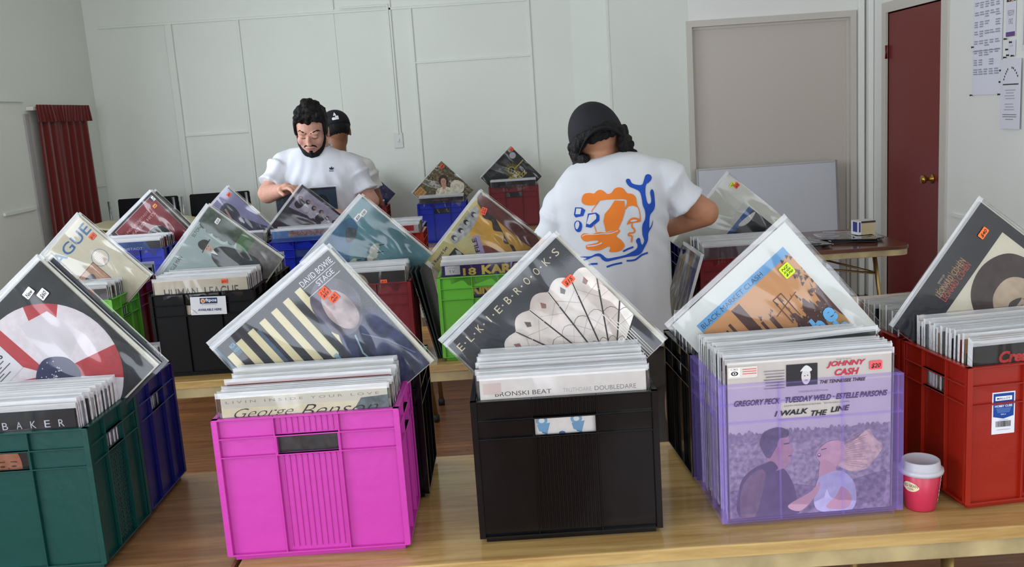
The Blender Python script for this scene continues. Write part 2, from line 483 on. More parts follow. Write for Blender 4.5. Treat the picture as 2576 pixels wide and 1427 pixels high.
# ------------------------------------------------------------------ crates
def crate(name, x, y, yaw, material, label, W=0.355, D=0.242, H=0.288, z=TT, flutes=10, side_flutes=0, bevel=0.0006, mesh_side=False, group=None, mats=None, depth=0.009):
    """x, y: middle of the front face at the table"""
    root = empty(name, (x, y, z), yaw)
    mw = material
    zr1, zr2, zb = H * 0.864, H * 0.735, 0.012
    th = 0.0024
    def panel(nm, w, M, fl, handle=True, material=mw, holes=False):
        mb = MB(); d = depth; hw = w / 2; c = w / 6 + 0.002
        def bx(x0, x1, y0, y1, z0, z1): mb.box(x0, x1, y0, y1, z0, z1, material, M)
        # y=0 is the outermost plane of ribs, the sheet is set back by d
        bx(-hw + .004, -c, d, d + th, zb, H); bx(c, hw - .004, d, d + th, zb, H)
        bx(-c, c, d, d + th, zr1, H)
        if holes:
            # perforated centre: lattice bars
            nxh, nzh = 9, 20
            for i in range(nxh + 1):
                xx = -c + 2 * c * i / nxh; bx(xx - .0022, xx + .0022, d, d + th, zb, zr2)
            for j in range(nzh + 1):
                zz = zb + (zr2 - zb) * j / nzh; bx(-c, c, d, d + th, zz - .002, zz + .002)
        else:
            bx(-c, c, d, d + th, zb, zr2)
        if not handle: bx(-c, c, d, d + th, zr2, zr1)
        for i in range(fl):
            xx = -c + 2 * c * (i + 1) / (fl + 1); fwid = 0.0011 if fl < 14 else 0.0016
            bx(xx - fwid, xx + fwid, d - .0022, d, zr1 + .004, H - .006)
            bx(xx - fwid, xx + fwid, d - .0022, d, zb + .01, zr2 - .004)
        # rim, shelves, bottom lip
        bx(-hw, hw, 0, d + th + .001, H - .003, H)
        for zz in (zr1, zr2): bx(-hw + .001, hw - .001, .0005, d, zz - .0012, zz + .0012)
        bx(-hw, hw, 0, d + th, zb, zb + .003)
        for xx in (-hw + .0015, hw - .0015): bx(xx - .0015, xx + .0015, 0, d + th, zb, H)
        for xx in (-c, c): bx(xx - .0013, xx + .0013, .0008, d, zb, H)
        # lip round the hand hole
        if handle:
            bx(-c + .001, -c + .0035, .001, d + .004, zr2, zr1); bx(c - .0035, c - .001, .001, d + .004, zr2, zr1)
            bx(-c, c, .001, d + .004, zr1 - .0012, zr1 + .0012); bx(-c, c, .001, d + .004, zr2 - .0012, zr2 + .0012)
        return mb.build(nm, root, bevel=bevel)
    panel('front_panel', W, Matrix.Identity(4), flutes)
    panel('back_panel', W, tr(0, D, 0) @ rz(PI), flutes)
    # the side walls sit between the front and back corner posts
    ms = mesh_side if isinstance(mesh_side, bpy.types.Material) else mw
    panel('side_panel', D - 0.0002, tr(W / 2, D / 2, 0) @ rz(PI / 2), side_flutes, material=ms, holes=bool(mesh_side))
    panel('side_panel', D - 0.0002, tr(-W / 2, D / 2, 0) @ rz(-PI / 2), side_flutes, material=ms, holes=bool(mesh_side))
    mb = MB(); i = depth + .003
    mb.box(-W / 2 + i, W / 2 - i, i, D - i, 0, .0135, mw)
    mb.build('base', root, bevel=bevel)
    tag(root, label, 'crate', group)
    return root

# stock of plain covers seen only edge on
STOCK_COLS = [(208, 206, 200), (60, 62, 70), (150, 60, 58), (190, 184, 165), (92, 104, 130), (222, 220, 215), (36, 36, 40), (176, 140, 110),
              (120, 120, 124), (228, 224, 210), (80, 110, 104), (200, 196, 196), (150, 150, 158), (110, 84, 72)]
_stock = []
def stock():
    if not _stock:
        for i, c in enumerate(STOCK_COLS):
            mb = cover_mb(c, 0.0042)
            A = Art(mb, cover_map(0.0042))
            c2 = STOCK_COLS[(i * 5 + 3) % len(STOCK_COLS)]
            if i % 3 == 0: A.rect(0.08, 0.86, 0.7, 0.95, c2)
            if i % 3 == 1: A.rect(0, 0.0, 1, 0.9, c2)
            o = mb.build('record_cover'); _stock.append(o.data); bpy.data.objects.remove(o)
    return _stock
def fill(cx, cy, yaw, y0, y1, n, label, group, z=TT + 0.0145, seed=1, dark=0.0, lean=0.02, jit=0.004):
    """n sleeved records upright in a crate; (cx, cy) middle of the crate's front, y0..y1 depths behind it"""
    rnd = random.Random(seed); st = stock()
    C = Matrix.Translation((cx, cy, 0)) @ rz(yaw)
    for i in range(n):
        f = i / max(1, n - 1); yy = y0 + (y1 - y0) * f
        me = rnd.choice([st[6], st[1], st[4], st[8]]) if rnd.random() < dark else rnd.choice(st)
        dz = rnd.random() ** 2 * 0.012
        M = C @ tr(rnd.uniform(-jit, jit), yy, z + dz) @ rz(rnd.uniform(-.008, .008)) @ rx(lean * (0.5 - f) * 2 + rnd.uniform(-.004, .004))
        o = bpy.data.objects.new('record_cover', me); COL.objects.link(o); o.matrix_world = M
        s = bpy.data.objects.new('plastic_sleeve', sleeve_mesh(0.0042)); COL.objects.link(s); s.parent = o
        tag(o, label, 'record', group)

# ================================================================== THE ROOM
XL, XR, YB, YR, CEIL = -2.995, 2.678, 7.24, 7.02, 3.05
def slab(name, x0, x1, y0, y1, z0, z1, material):
    mb = MB(); mb.box(x0, x1, y0, y1, z0, z1, material); return struct(mb.build(name))
slab('floor', XL - .1, XR + .1, -1.9, YB + .1, -0.1, 0, M_FLOOR)
slab('ceiling', XL - .1, XR + .1, -1.9, YB + .1, CEIL, CEIL + .1, M_CEIL)
# back wall: long left part, a short splay, and the part with the doorway standing a little forward
mb = MB()
P = [(XL - .1, YB), (0.56, YB), (0.80, YR), (1.38, YR)]
for a, b in zip(P[:-1], P[1:]):
    mb.face([(a[0], a[1], 0), (b[0], b[1], 0), (b[0], b[1], CEIL), (a[0], a[1], CEIL)], M_WALL)
mb.face([(1.38, YR, TT + 1.345), (2.56, YR, TT + 1.345), (2.56, YR, CEIL), (1.38, YR, CEIL)], M_WALL_R)
mb.face([(2.56, YR, 0), (XR + .1, YR, 0), (XR + .1, YR, CEIL), (2.56, YR, CEIL)], M_WALL_R)
mb.box(XL - .1, XR + .1, YB + .02, YB + .12, 0, CEIL, M_WALL)
struct(mb.build('wall_back'))
# left wall with a window opening far behind the camera and one beside the photographer
def wall_with_holes(name, axis, c, a0, a1, holes, material, thick=.12, outward=-1):
    mb = MB(); cuts = sorted(holes)
    def seg(p, q, z0, z1):
        if q - p < 1e-4 or z1 - z0 < 1e-4: return
        lo, hi = sorted((c, c + outward * thick))
        if axis == 'x': mb.box(lo, hi, p, q, z0, z1, material)
        else: mb.box(p, q, lo, hi, z0, z1, material)
    x = a0
    for h0, h1, z0, z1 in cuts:
        seg(x, h0, 0, CEIL); seg(h0, h1, 0, z0); seg(h0, h1, z1, CEIL); x = h1
    seg(x, a1, 0, CEIL)
    return struct(mb.build(name))
wall_with_holes('wall_left', 'x', XL, -1.9, YB + .1, [(-.7, .9, 1.0, 2.5), (2.7, 5.4, 1.0, 2.5)], M_WALL)
wall_with_holes('wall_front', 'y', -1.78, XL, XR, [(-2.35, -.35, .2, 2.4), (.35, 2.35, .2, 2.4)], M_WALL)
wall_with_holes('wall_right', 'x', XR, -1.9, YB + .1, [(5.86, 6.69, 0.0, TT + 1.306)], M_WALL_R, outward=1)
for i, (ax, c, a0, a1) in enumerate([('x', XL - .06, -.7, .9), ('x', XL - .06, 2.7, 5.4), ('y', -1.84, -2.35, -.35), ('y', -1.84, .35, 2.35)]):
    mb = MB(); w = .05
    def wb(p, q, z0, z1):
        if ax == 'x': mb.box(c - .02, c + .02, p, q, z0, z1, M_TRIM)
        else: mb.box(p, q, c - .02, c + .02, z0, z1, M_TRIM)
    zl, zh = (1.0, 2.5) if ax == 'x' else (.2, 2.4)
    wb(a0, a1, zl, zl + .05); wb(a0, a1, zh - .05, zh); wb(a0, a0 + w, zl + .05, zh - .05); wb(a1 - w, a1, zl + .05, zh - .05)
    am = (a0 + a1) / 2; wb(am - .02, am + .02, zl + .05, zh - .05); wb(a0 + w, am - .02, 2.0, 2.04); wb(am + .02, a1 - w, 2.0, 2.04)
    struct(mb.build('window_%d' % (i + 1)))

# battens on the back wall
tn = [0]
def trim(x0, x1, z0, z1, y=YB, d=.012, material=M_WALL):
    tn[0] += 1
    mb = MB(); mb.box(x0, x1, y - d, y + .01, TT + z0, TT + z1, material)
    return struct(mb.build('trim_%d' % tn[0], bevel=.002))
trim(-2.410, -2.360, -.7, 1.60, d=.022)
trim(-1.886, -1.868, -.7, 1.60)
trim(-1.176, -1.166, 1.63, 2.3)
trim(-1.174, -1.170, -.7, 1.60, d=.004)
trim(-.620, -.602, -.7, 1.60)
trim(.247, .263, -.7, 2.3)
trim(-2.9, .25, 1.600, 1.618)
trim(-2.36, -1.886, .786, .802)
trim(-.602, .247, 1.204, 1.219)
trim(.795, .815, -.7, 2.3, y=YR, d=.004)
for y0, y1, z in ((5.6, 6.14, 1.083), (5.70, 6.09, .409), (6.9, 7.07, .967), (6.9, 7.2, .474)):
    tn[0] += 1
    mb = MB(); mb.box(XL, XL + .014, y0, y1, TT + z - .009, TT + z + .009, M_WALL); struct(mb.build('trim_%d' % tn[0]))
# right wall rail
tn[0] += 1
mb = MB(); mb.box(XR - .012, XR, 3.0, 5.70, TT + .022, TT + .04, M_WALL_R); struct(mb.build('trim_%d' % tn[0]))
for nm, x0, x1 in (('baseboard_back', XL, .56),):
    mb = MB(); mb.box(x0, x1, YB - .015, YB, 0, .12, M_TRIM); struct(mb.build(nm))
# pipe casings in the corner beside the red door
for x0, x1, d in ((2.585, 2.625, .05), (2.64, 2.675, .09)):
    tn[0] += 1
    mb = MB(); mb.box(x0, x1, YR - d, YR, 0, CEIL, M_WALL_R); struct(mb.build('trim_%d' % tn[0], bevel=.004))
# conduit and switch on the back wall
mb = MB()
mb.box(-.782, -.768, YB - .018, YB, TT + .70, TT + 1.64, M_WALL); mb.box(-.768, -.752, YB - .012, YB, TT + .70, CEIL, M_WALL)
mb.box(-1.12, -.768, YB - .014, YB, TT + 1.628, TT + 1.643, M_WALL)
tag(mb.build('cable_conduit', bevel=.002), 'white cable conduit running down the back wall to the switch', 'conduit')
r = empty('light_switch', (-.777, YB, TT + .655))
mb = MB(); mb.box(-.034, .034, -.010, 0, -.057, .057, mat((215, 217, 212), .35)); mb.build('plate', r, bevel=.003)
mb = MB(); mb.box(-.006, .006, -.018, -.009, -.012, .012, mat((225, 226, 222), .3)); mb.build('rocker', r, bevel=.002)
tag(r, 'white wall switch at the lower end of the cable conduit', 'switch')

# door_1: taupe double door in a white frame in the back wall
M_TAUPE = mat((206, 197, 188), .5, .3, bump=.03, bscale=50)
M_FRM = mat((208, 202, 193), .4, .35)
r = struct(empty('door_1', (0, 0, 0)))
mb = MB(); mb.box(1.40, 2.535, YR + .035, YR + .08, 0.01, TT + 1.318, M_TAUPE); mb.build('door_panel', r)
mb = MB()
mb.box(1.362, 1.40, YR - .02, YR + .09, 0, TT + 1.318, M_FRM); mb.box(2.535, 2.578, YR - .02, YR + .09, 0, TT + 1.318, M_FRM)
mb.box(1.362, 2.578, YR - .02, YR + .09, TT + 1.318, TT + 1.362, M_FRM)
mb.box(1.40, 1.415, YR + .02, YR + .088, 0, TT + 1.30, M_FRM); mb.box(1.40, 2.535, YR + .02, YR + .088, TT + 1.30, TT + 1.3175, M_FRM)
mb.box(2.515, 2.5345, YR + .015, YR + .087, 0, TT + 1.299, M_FRM)
mb.build('door_frame', r)
# door_2: red door in the right wall
M_RED = mat((118, 27, 26), .34, .4, bump=.06, bscale=60)
r = struct(empty('door_2', (0, 0, 0)))
mb = MB(); mb.box(XR + .004, XR + .044, 5.862, 6.688, .008, TT + 1.300, M_RED); mb.build('door_panel', r, bevel=.002)
mb = MB()
for y0, y1 in ((6.69, 6.76), (5.775, 5.86)): mb.box(XR - .016, XR + .10, y0, y1, 0, TT + 1.306, M_FRM)
mb.box(XR - .016, XR + .10, 5.775, 6.76, TT + 1.306, TT + 1.375, M_FRM)
mb.build('door_frame', r)
mb = MB(); mb.tube([(XR - .010, 6.693, TT + 1.0), (XR - .010, 6.693, TT + 1.09)], .009, M_RED); mb.build('door_hinge', r)
mb = MB()
M_KNOB = mat((176, 140, 66), .22, .5, metal=.9)
mb.lathe([(.001, 0), (.030, 0), (.030, .006), (.012, .010), (.011, .035), (.024, .045), (.029, .058), (.024, .070), (.001, .075)], M_KNOB, 28)
mb.build('door_knob', r, loc=(XR + .004, 5.99, TT + .225), rot=(0, -PI / 2, 0))
# poster, leaflets and notice pinned on the right wall
def wall_sheet(name, y0, y1, z0, z1, art, label, cat, d=.003, off=.004, curl=0.0):
    """sheet on the right wall; u runs from the far (left in the photo) edge to the near edge"""
    mb = MB(); x = XR - off
    mb.box(x - d, x, y0, y1, TT + z0, TT + z1, mat((226, 226, 236), .6, .3))
    A = Art(mb, lambda u, v, o: (x - d - o, y1 + (y0 - y1) * u, TT + z0 + (z1 - z0) * v), .00003)
    art(A)
    return tag(mb.build(name), label, cat)
rnd = random.Random(3)
def art_cal(A):
    A.rect(.02, .005, .98, .995, (232, 232, 246))
    g = (160, 160, 176)
    for r_ in range(15):
        v = .965 - r_ * .058
        for c in range(5):
            u = .06 + c * .185
            if r_ in (0,): A.rect(u + .02, v, u + .12, v + .006, (70, 70, 80)); continue
            if rnd.random() < (.25 if r_ > 10 else .06): continue
            for k in range(rnd.choice((2, 3, 3))):
                A.rect(u, v - k * .014, u + rnd.uniform(.09, .145), v - k * .014 + .007, g)
    A.line([(.02, .80), (.98, .80)], .003, (120, 120, 135)); A.line([(.02, .27), (.98, .27)], .003, (120, 120, 135))
wall_sheet('wall_calendar', 5.165, 5.475, .735, 1.62, art_cal, 'large white printed calendar sheet pinned beside the red door', 'poster')
def art_leaf(A):
    A.rect(0, .45, 1, 1, (70, 46, 48)); A.blob([(.2, .5), (.3, .9), (.45, .7), (.5, .5)], (205, 160, 140)); A.blob([(.5, .48), (.6, .85), (.85, .95), (.9, .5)], (214, 170, 148))
    A.rect(0, 0, 1, .06, (104, 70, 140)); A.text('FREEDOM', .15, .27, .7, .07, (110, 100, 120)); A.text('FORCE', .28, .16, .45, .07, (110, 100, 120))
wall_sheet('leaflet', 5.035, 5.125, 1.03, 1.42, art_leaf, 'small leaflet with a purple foot pinned right of the calendar', 'leaflet')
def art_small(A):
    A.text('notes', .2, .6, .5, .1, (150, 150, 160))
wall_sheet('paper_slip', 5.03, 5.10, .93, 1.01, art_small, 'small white slip of paper pinned under the purple-footed leaflet', 'paper')
def art_notice(A):
    for k, (u, v) in enumerate([(.14, .70), (.18, .74), (.23, .78), (.28, .81), (.33, .84), (.55, .86), (.62, .85), (.70, .82), (.78, .78), (.84, .74)]):
        A.rect(u, v, u + .05, v + .028, (30, 30, 34))
    A.rect(.12, .63, .92, .648, (50, 50, 56))
    for v in (.55, .51, .47, .43, .35, .31, .27): A.rect(.2 + .05 * (v * 31 % 2), v, .8 - .04 * (v * 17 % 3), v + .012, (165, 165, 180))
    for v in (.20, .17): A.rect(.14, v, .86, v + .009, (90, 90, 100))
    A.rect(.3, .13, .7, .142, (140, 140, 150))
wall_sheet('notice', 4.955, 5.150, .555, .915, art_notice, 'white notice with an arched black heading hanging below the leaflets', 'notice', off=.012)
wall_sheet('frame_panel', 4.86, 4.965, .95, 1.5, lambda A: A.rect(.1, .05, 1, .95, (176, 176, 176)), 'grey framed panel at the right edge above the notice', 'panel')
for i, (yy, zz) in enumerate([(5.477, .735), (5.17, .735), (5.47, 1.0), (5.155, .86), (5.16, .80), (5.12, 1.02), (5.065, 1.0), (5.10, .965), (5.12, .925), (5.09, .935), (5.045, .93), (5.13, 1.23)]):
    mb = MB(); mb.lathe([(.001, 0), (.004, .001), (.0035, .010), (.006, .013), (.001, .016)], M_BLACK, 10)
    tag(mb.build('push_pin', loc=(XR - .005, yy, TT + zz), rot=(0, -PI / 2, 0)), 'black push pin in the right wall around the calendar and leaflets', 'pin', 'black push pins beside the calendar')

# red curtain on the left wall
M_CURT = mat((104, 28, 24), .8, .2, bump=.15, bscale=220, sheen=.3)
r = empty('curtain', (XL, 0, 0))
def drape(y0, y1, z0, z1, amp, n, x, phase=0, flare=0.0):
    mb = MB(); vs, fs = [], []; N, K = 110, 16
    for j in range(K + 1):
        tz = j / K; z = z0 + (z1 - z0) * tz
        for i in range(N + 1):
            t = i / N
            a = amp * (0.55 + .45 * (1 - tz))
            w = math.sin(t * n * 2 * PI + phase + .8 * math.sin(t * 9)) + .35 * math.sin(t * n * 4.3 * PI + 1)
            vs.append((x + a * w, y0 + (y1 - y0) * t - flare * (1 - tz) * (1 - t) + .03 * (1 - tz) * math.sin(t * 7), TT + z))
    for j in range(K):
        for i in range(N):
            a = j * (N + 1) + i; fs.append((a, a + 1, a + N + 2, a + N + 1))
    mb.mesh(vs, fs, M_CURT, True)
    return mb
mb = drape(6.21, 6.95, -.66, .955, .018, 6.5, .045, flare=.06); o = mb.build('drape', r); sol = o.modifiers.new('s', 'SOLIDIFY'); sol.thickness = .003
mb = drape(6.20, 6.97, .945, 1.055, .008, 16, .060, 1); o = mb.build('pleated_heading', r); sol = o.modifiers.new('s', 'SOLIDIFY'); sol.thickness = .012
mb = MB(); mb.box(.0, .045, 6.17, 6.97, TT + 1.02, TT + 1.045, M_TRIM); mb.build('curtain_rail', r, bevel=.003)
tag(r, 'dark red pleated curtain hanging on the left wall', 'curtain')
struct((lambda m_: (m_.box(XL, XL + .012, 6.12, 6.17, 0.2, TT + 1.0, mat((168, 164, 164), .5)), m_.build('trim_40'))[1])(MB()))  # thin grey strip painting in the curtain's shadow on the wall

# whiteboard standing on the floor against the taupe door
r = empty('whiteboard', (1.378, 6.80, 0), 0)
WB = 1.022; H0, H1 = .06, TT + .322
lean = tr(0, 0, 0) @ rx(-.10)
mb = MB(); mb.box(.012, WB - .012, .004, .016, H0 + .012, H1 - .012, mat((206, 210, 218), .16, .5), lean); mb.build('writing_surface', r)
mb = MB()
mb.box(0, .016, 0, .02, H0, H1, M_ALU, lean); mb.box(WB - .016, WB, 0, .02, H0, H1, M_ALU, lean)
mb.box(.016, WB - .016, 0, .02, H1 - .014, H1, mat((190, 192, 190), .4), lean); mb.box(.016, WB - .016, 0, .02, H0, H0 + .016, M_ALU, lean)
mb.build('frame', r, bevel=.002)
mb = MB()
for x0 in (.08, WB - .12): mb.box(x0, x0 + .04, -.02, .05, 0, H0 + .01, M_ALU)
mb.build('foot', r)
tag(r, 'white board in an aluminium frame leaning on the taupe door', 'whiteboard')

# ================================================================== TABLES
def table(x0, x1, y0, y1, top, edge, label, z=TT, legs=(), group=None, rounded=0.0, brace=None, th=.024, skirt=.036):
    r = empty('folding_table', ((x0 + x1) / 2, y0, 0))
    X0, X1, Y = x0 - (x0 + x1) / 2, x1 - (x0 + x1) / 2, y1 - y0
    def outline(i=0.0):
        R = max(.012, rounded) ; pts = []
        for cx, cy, a0 in ((X1 - R, R, -PI / 2), (X1 - R, Y - R, 0), (X0 + R, Y - R, PI / 2), (X0 + R, R, PI)):
            for k in range(7):
                a = a0 + PI / 2 * k / 6; pts.append((cx + (R - i) * math.cos(a), cy + (R - i) * math.sin(a)))
        return pts
    mb = MB(); o = outline()
    mb.loft([[(a, b, z - th) for a, b in o], [(a, b, z - .003) for a, b in o], [(a, b, z - .0006) for a, b in outline(.002)], [(a, b, z) for a, b in outline(.005)]], top, smooth=False)
    mb.build('table_top', r)
    mb = MB(); q = outline(.006); 
    q2 = outline(.010)
    mb.loft([[(a, b, z - th - skirt) for a, b in q], [(a, b, z - th) for a, b in q]], edge, smooth=False)
    mb.build('edge_rail', r, bevel=.002)
    for (lx, ly, fx, fy) in legs:
        mb = MB(); cx = (x0 + x1) / 2
        mb.tube([(lx - cx, ly - y0, z - th - .01), (fx - cx, fy - y0, .03)], .0125, M_BRASS, 14)
        l = mb.build('leg', r)
        mb = MB(); mb.lathe([(.001, 0), (.017, 0), (.017, .03), (.013, .04), (.001, .04)], M_RUBBER, 14, (fx - cx, fy - y0, 0)); mb.build('rubber_foot', l)
    if brace:
        for (a, b) in brace:
            mb = MB(); cx = (x0 + x1) / 2
            mb.tube([(a[0] - cx, a[1] - y0, a[2]), (b[0] - cx, b[1] - y0, b[2])], .006, M_BRASS, 8); mb.build('brace', r)
    tag(r, label, 'table', group)
    return r
table(-.562, 1.33, 1.662, 2.235, M_TABLE, M_EDGE, 'scratched tan folding table carrying the pink, black and purple crates in front', legs=[(.80, 1.70, .80, 1.70), (.80, 2.19, .80, 2.19), (-.40, 1.95, -.40, 1.95)])
table(-2.42, -.570, 1.690, 2.235, M_TABLE_L, M_EDGE, 'brown folding table under the dark green crate', legs=[(-1.9, 1.75, -1.9, 1.75), (-1.9, 2.15, -1.9, 2.15)])
table(-2.0, .24, 3.105, 3.72, M_TABLE, M_EDGE, 'tan folding table under the lime green crates in the middle row', legs=[(-1.7, 3.2, -1.7, 3.2), (-1.7, 3.62, -1.7, 3.62), (.12, 3.4, .12, 3.4)])
table(.50, 2.0, 3.12, 3.74, M_TABLE, M_EDGE, 'tan folding table behind the person with the printed shirt', legs=[(1.8, 3.2, 1.8, 3.2), (1.8, 3.65, 1.8, 3.65)])
table(-2.2, -.30, 4.40, 5.0, M_TABLE, M_EDGE, 'tan folding table in front of the bearded person', legs=[(-.46, 4.46, -.43, 4.66), (-.44, 4.92, -.42, 4.94), (-2.0, 4.7, -2.0, 4.7)])
table(-1.32, -.17, 6.66, 7.19, M_TABLE, M_EDGE, 'low tan table by the back wall under the small blue crate', z=TT - .09, legs=[(-1.2, 6.75, -1.2, 6.75), (-.25, 6.75, -.25, 6.75)])
table(-.15, .55, 6.56, 7.19, M_TABLE, M_EDGE, 'tan table by the back wall under the far dark red crate', legs=[(-.05, 6.65, -.05, 6.65), (.45, 6.65, .45, 6.65), (.45, 7.1, .45, 7.1)])
table(.95, 2.09, 4.88, 5.60, M_TABLE_D, M_EDGE, 'dark folding table with rounded corners beside the red door', rounded=.07, th=.018, skirt=.034,
      legs=[(1.93, 5.0, 2.02, 5.02), (1.80, 5.42, 1.86, 5.5)], brace=[((1.35, 5.0, TT - .07), (1.94, 5.0, TT - .16)), ((1.72, 5.2, TT - .10), (1.95, 5.02, TT - .16))])
# things on the dark table
for i in range(9):
    a = random.uniform(-.4, .4); cx, cy = (1.45 + .05 * (i % 3), 5.12 + .04 * (i % 2)) if i < 5 else (1.88, 5.22 + .02 * (i % 2))
    M = tr(cx, cy, TT + .003 + .0055 * (i if i < 5 else i - 5)) @ rz(a) @ rx(PI / 2 * 3) @ tr(0, 0, -.15)
    mb = MB(); w = .14
    mb.box(-w, w, -.0015, .0015, 0, .28, mat((42, 44, 50), .3, .5)); o = mb.build('record_cover', M=M)
    s = bpy.data.objects.new('plastic_sleeve', sleeve_mesh(0.0030)); COL.objects.link(s); s.parent = o; s.scale = (.9, 1, .9)
    tag(o, 'dark record lying flat in a loose pile on the dark table by the red door', 'record', 'records lying flat on the dark table')
r = empty('small_carton', (1.955, 5.20, TT + .026), .12)
mb = MB(); mb.box(-.032, .05, -.03, .05, 0, .074, mat((196, 178, 140), .6)); mb.box(-.0325, .0505, -.0305, .0505, .064, .0745, mat((52, 40, 52), .6)); mb.box(-.05, -.0325, -.03, .05, 0, .0745, mat((232, 232, 236), .6))
mb.box(-.0505, -.05, -.02, .03, .015, .07, mat((58, 62, 140), .6)); mb.box(-.046, -.036, -.0306, -.03, .015, .07, mat((58, 62, 140), .6)); mb.build('box_body', r)
mb = MB(); mb.box(-.05, .05, -.03, .05, .0746, .0756, mat((206, 200, 190), .6)); mb.build('lid', r)
tag(r, 'small tan and white carton standing on the flat records on the dark table', 'box')
# ================================================================== CRATES
P_GREEN = mat_plastic((0, 60, 55), .30); P_NAVY = mat_plastic((12, 14, 96), .28); P_PINK = mat_plastic((190, 54, 160), .34)
P_BLACK = mat((8, 8, 11), .14, .42, bump=.6, bscale=3); P_RED = mat_plastic((150, 30, 14), .28); P_MAROON = mat_plastic((112, 10, 24), .3)
P_LIME = mat_plastic((104, 184, 62), .26); P_BLUE = mat_plastic((8, 34, 158), .28); P_BLACK_MATT = mat((7, 7, 8), .55, .2)
P_PURPLE = mat_translucent_plastic((200, 176, 255), .92, 'purple_translucent')
P_GREEN_T = mat_translucent_plastic((0, 64, 58), .12, 'green_translucent')
CR = {}
def C(key, *a, **k): CR[key] = crate('storage_crate', *a, **k); return CR[key]
C('dgreen', -.996, 1.731, -.001, P_GREEN, 'dark green plastic crate at the left front corner', mesh_side=P_GREEN, flutes=0)
C('navy', -.998, 1.977, .011, P_NAVY, 'navy blue plastic crate right behind the dark green crate')
C('pink', -.406, 1.726, .003, P_PINK, 'bright pink plastic crate on the front table')
C('black_b', -.388, 1.975, .0, P_BLACK, 'black plastic crate hidden right behind the pink crate')
C('black', .083, 1.729, -.006, P_BLACK, 'glossy black plastic crate in the middle of the front table', flutes=15)
C('purple', .552, 1.731, .032, P_PURPLE, 'see-through purple plastic crate on the front table', flutes=0)
C('black_c', .543, 1.977, .058, P_BLACK, 'black plastic crate right behind the see-through purple crate', flutes=8)
C('red', 1.026, 1.755, .111, P_RED, 'brick red plastic crate at the right front with a blue and white product label')
C('red_b', .998, 2.003, .105, P_RED, 'red plastic crate right behind the brick red crate with the product label', group=None)
C('black_m', -1.050, 3.172, .0, P_BLACK_MATT, 'black plastic crate with a white card payment sign on its front', flutes=0)
C('black_n', -1.032, 3.418, .0, P_BLACK_MATT, 'black plastic crate right behind the crate with the payment sign', flutes=0)
C('lime', -.073, 3.143, .0, P_LIME, 'lime green plastic crate between the leaning records and the person in the printed shirt', flutes=0)
C('maroon', -.513, 3.120, .0, P_MAROON, 'dark red plastic crate in the middle row behind the diamond with cream stripes', flutes=0)
C('lime_l', -1.520, 3.151, .0, P_LIME, 'lime green plastic crate at the left behind the disc record', flutes=0)
C('maroon_l', -1.523, 3.398, .0, P_MAROON, 'dark red plastic crate behind the left lime green crate', flutes=0)
C('maroon_r', .812, 3.157, .0, P_MAROON, 'dark red plastic crate behind the right elbow of the person in the printed shirt', flutes=0)
C('navy_r', .800, 3.404, .01, P_NAVY, 'navy plastic crate behind the dark red crate on the right middle table', flutes=0)
C('blue_l', -1.815, 4.500, .0, P_BLUE, 'blue plastic crate below the red diamond record at the left', flutes=0)
C('blue_lb', -1.805, 4.748, .0, P_BLUE, 'blue plastic crate right behind the one below the red diamond record', flutes=0)
C('black_l', -1.312, 4.470, .0, P_BLACK, 'black plastic crate under the lavender diamond record', flutes=0)
C('blue_m', -.948, 4.435, .0, P_BLUE, 'blue plastic crate in front of the bearded person', flutes=0)
C('red_s', -.578, 4.450, .0, P_RED, 'small looking bright red crate in the third row right of the bearded person', flutes=0)
C('navy_s', -.598, 4.698, .0, P_NAVY, 'navy plastic crate right behind the bright red crate of the third row', flutes=0)
C('blue_f', -.470, 6.880, -.02, P_BLUE, 'blue plastic crate by the back wall under the floral diamond record', z=TT - .09, flutes=0)
C('maroon_f', .056, 6.790, -.01, P_MAROON, 'dark red plastic crate by the back wall under the dark diamond record', flutes=0)
C('maroon_g', -1.045, 6.880, .0, P_MAROON, 'dark red plastic crate by the back wall partly hidden behind the bearded person', z=TT - .09, flutes=0)

# product label on the brick red crate
mb = MB()
A = Art(mb, lambda u, v, o: ((u - .5) * .047, -o - .0006, (v - .5) * .084), .00004)
mb.box(-.0235, .0235, -.0006, 0, -.042, .042, mat((226, 228, 236), .35))
A.poly([(.05, .42), (.5, .36), (.95, .42), (.95, .97), (.05, .97)], (16, 66, 150), rough=.3)
A.rect(.14, .80, .86, .90, (240, 242, 246)); A.text('MALLOY', .2, .82, .6, .055, (16, 40, 110), bold=.02)
A.text('HOBBY CUBE', .12, .64, .76, .055, (240, 244, 250), bold=.02)
A.text('STORAGE SOLUTIONS', .22, .745, .56, .022, (220, 230, 250))
for i in range(4): A.rect(.17 + .02 * i, .605 - .03 * i, .83 - .02 * i, .612 - .03 * i, (150, 180, 226))
A.text('30Ltr', .38, .455, .24, .03, (240, 244, 250))
x = .17
while x < .82:
    w = random.choice((.008, .014, .02)); A.rect(x, .17, x + w, .31, (20, 20, 24)); x += w + random.choice((.01, .016))
A.rect(.2, .10, .8, .108, (150, 150, 160)); A.rect(.3, .335, .7, .342, (150, 150, 160))
o = mb.build('product_label', CR['red'], loc=(-.098, .0085, .1905)); o['label'] = 'blue and white product label with a barcode'

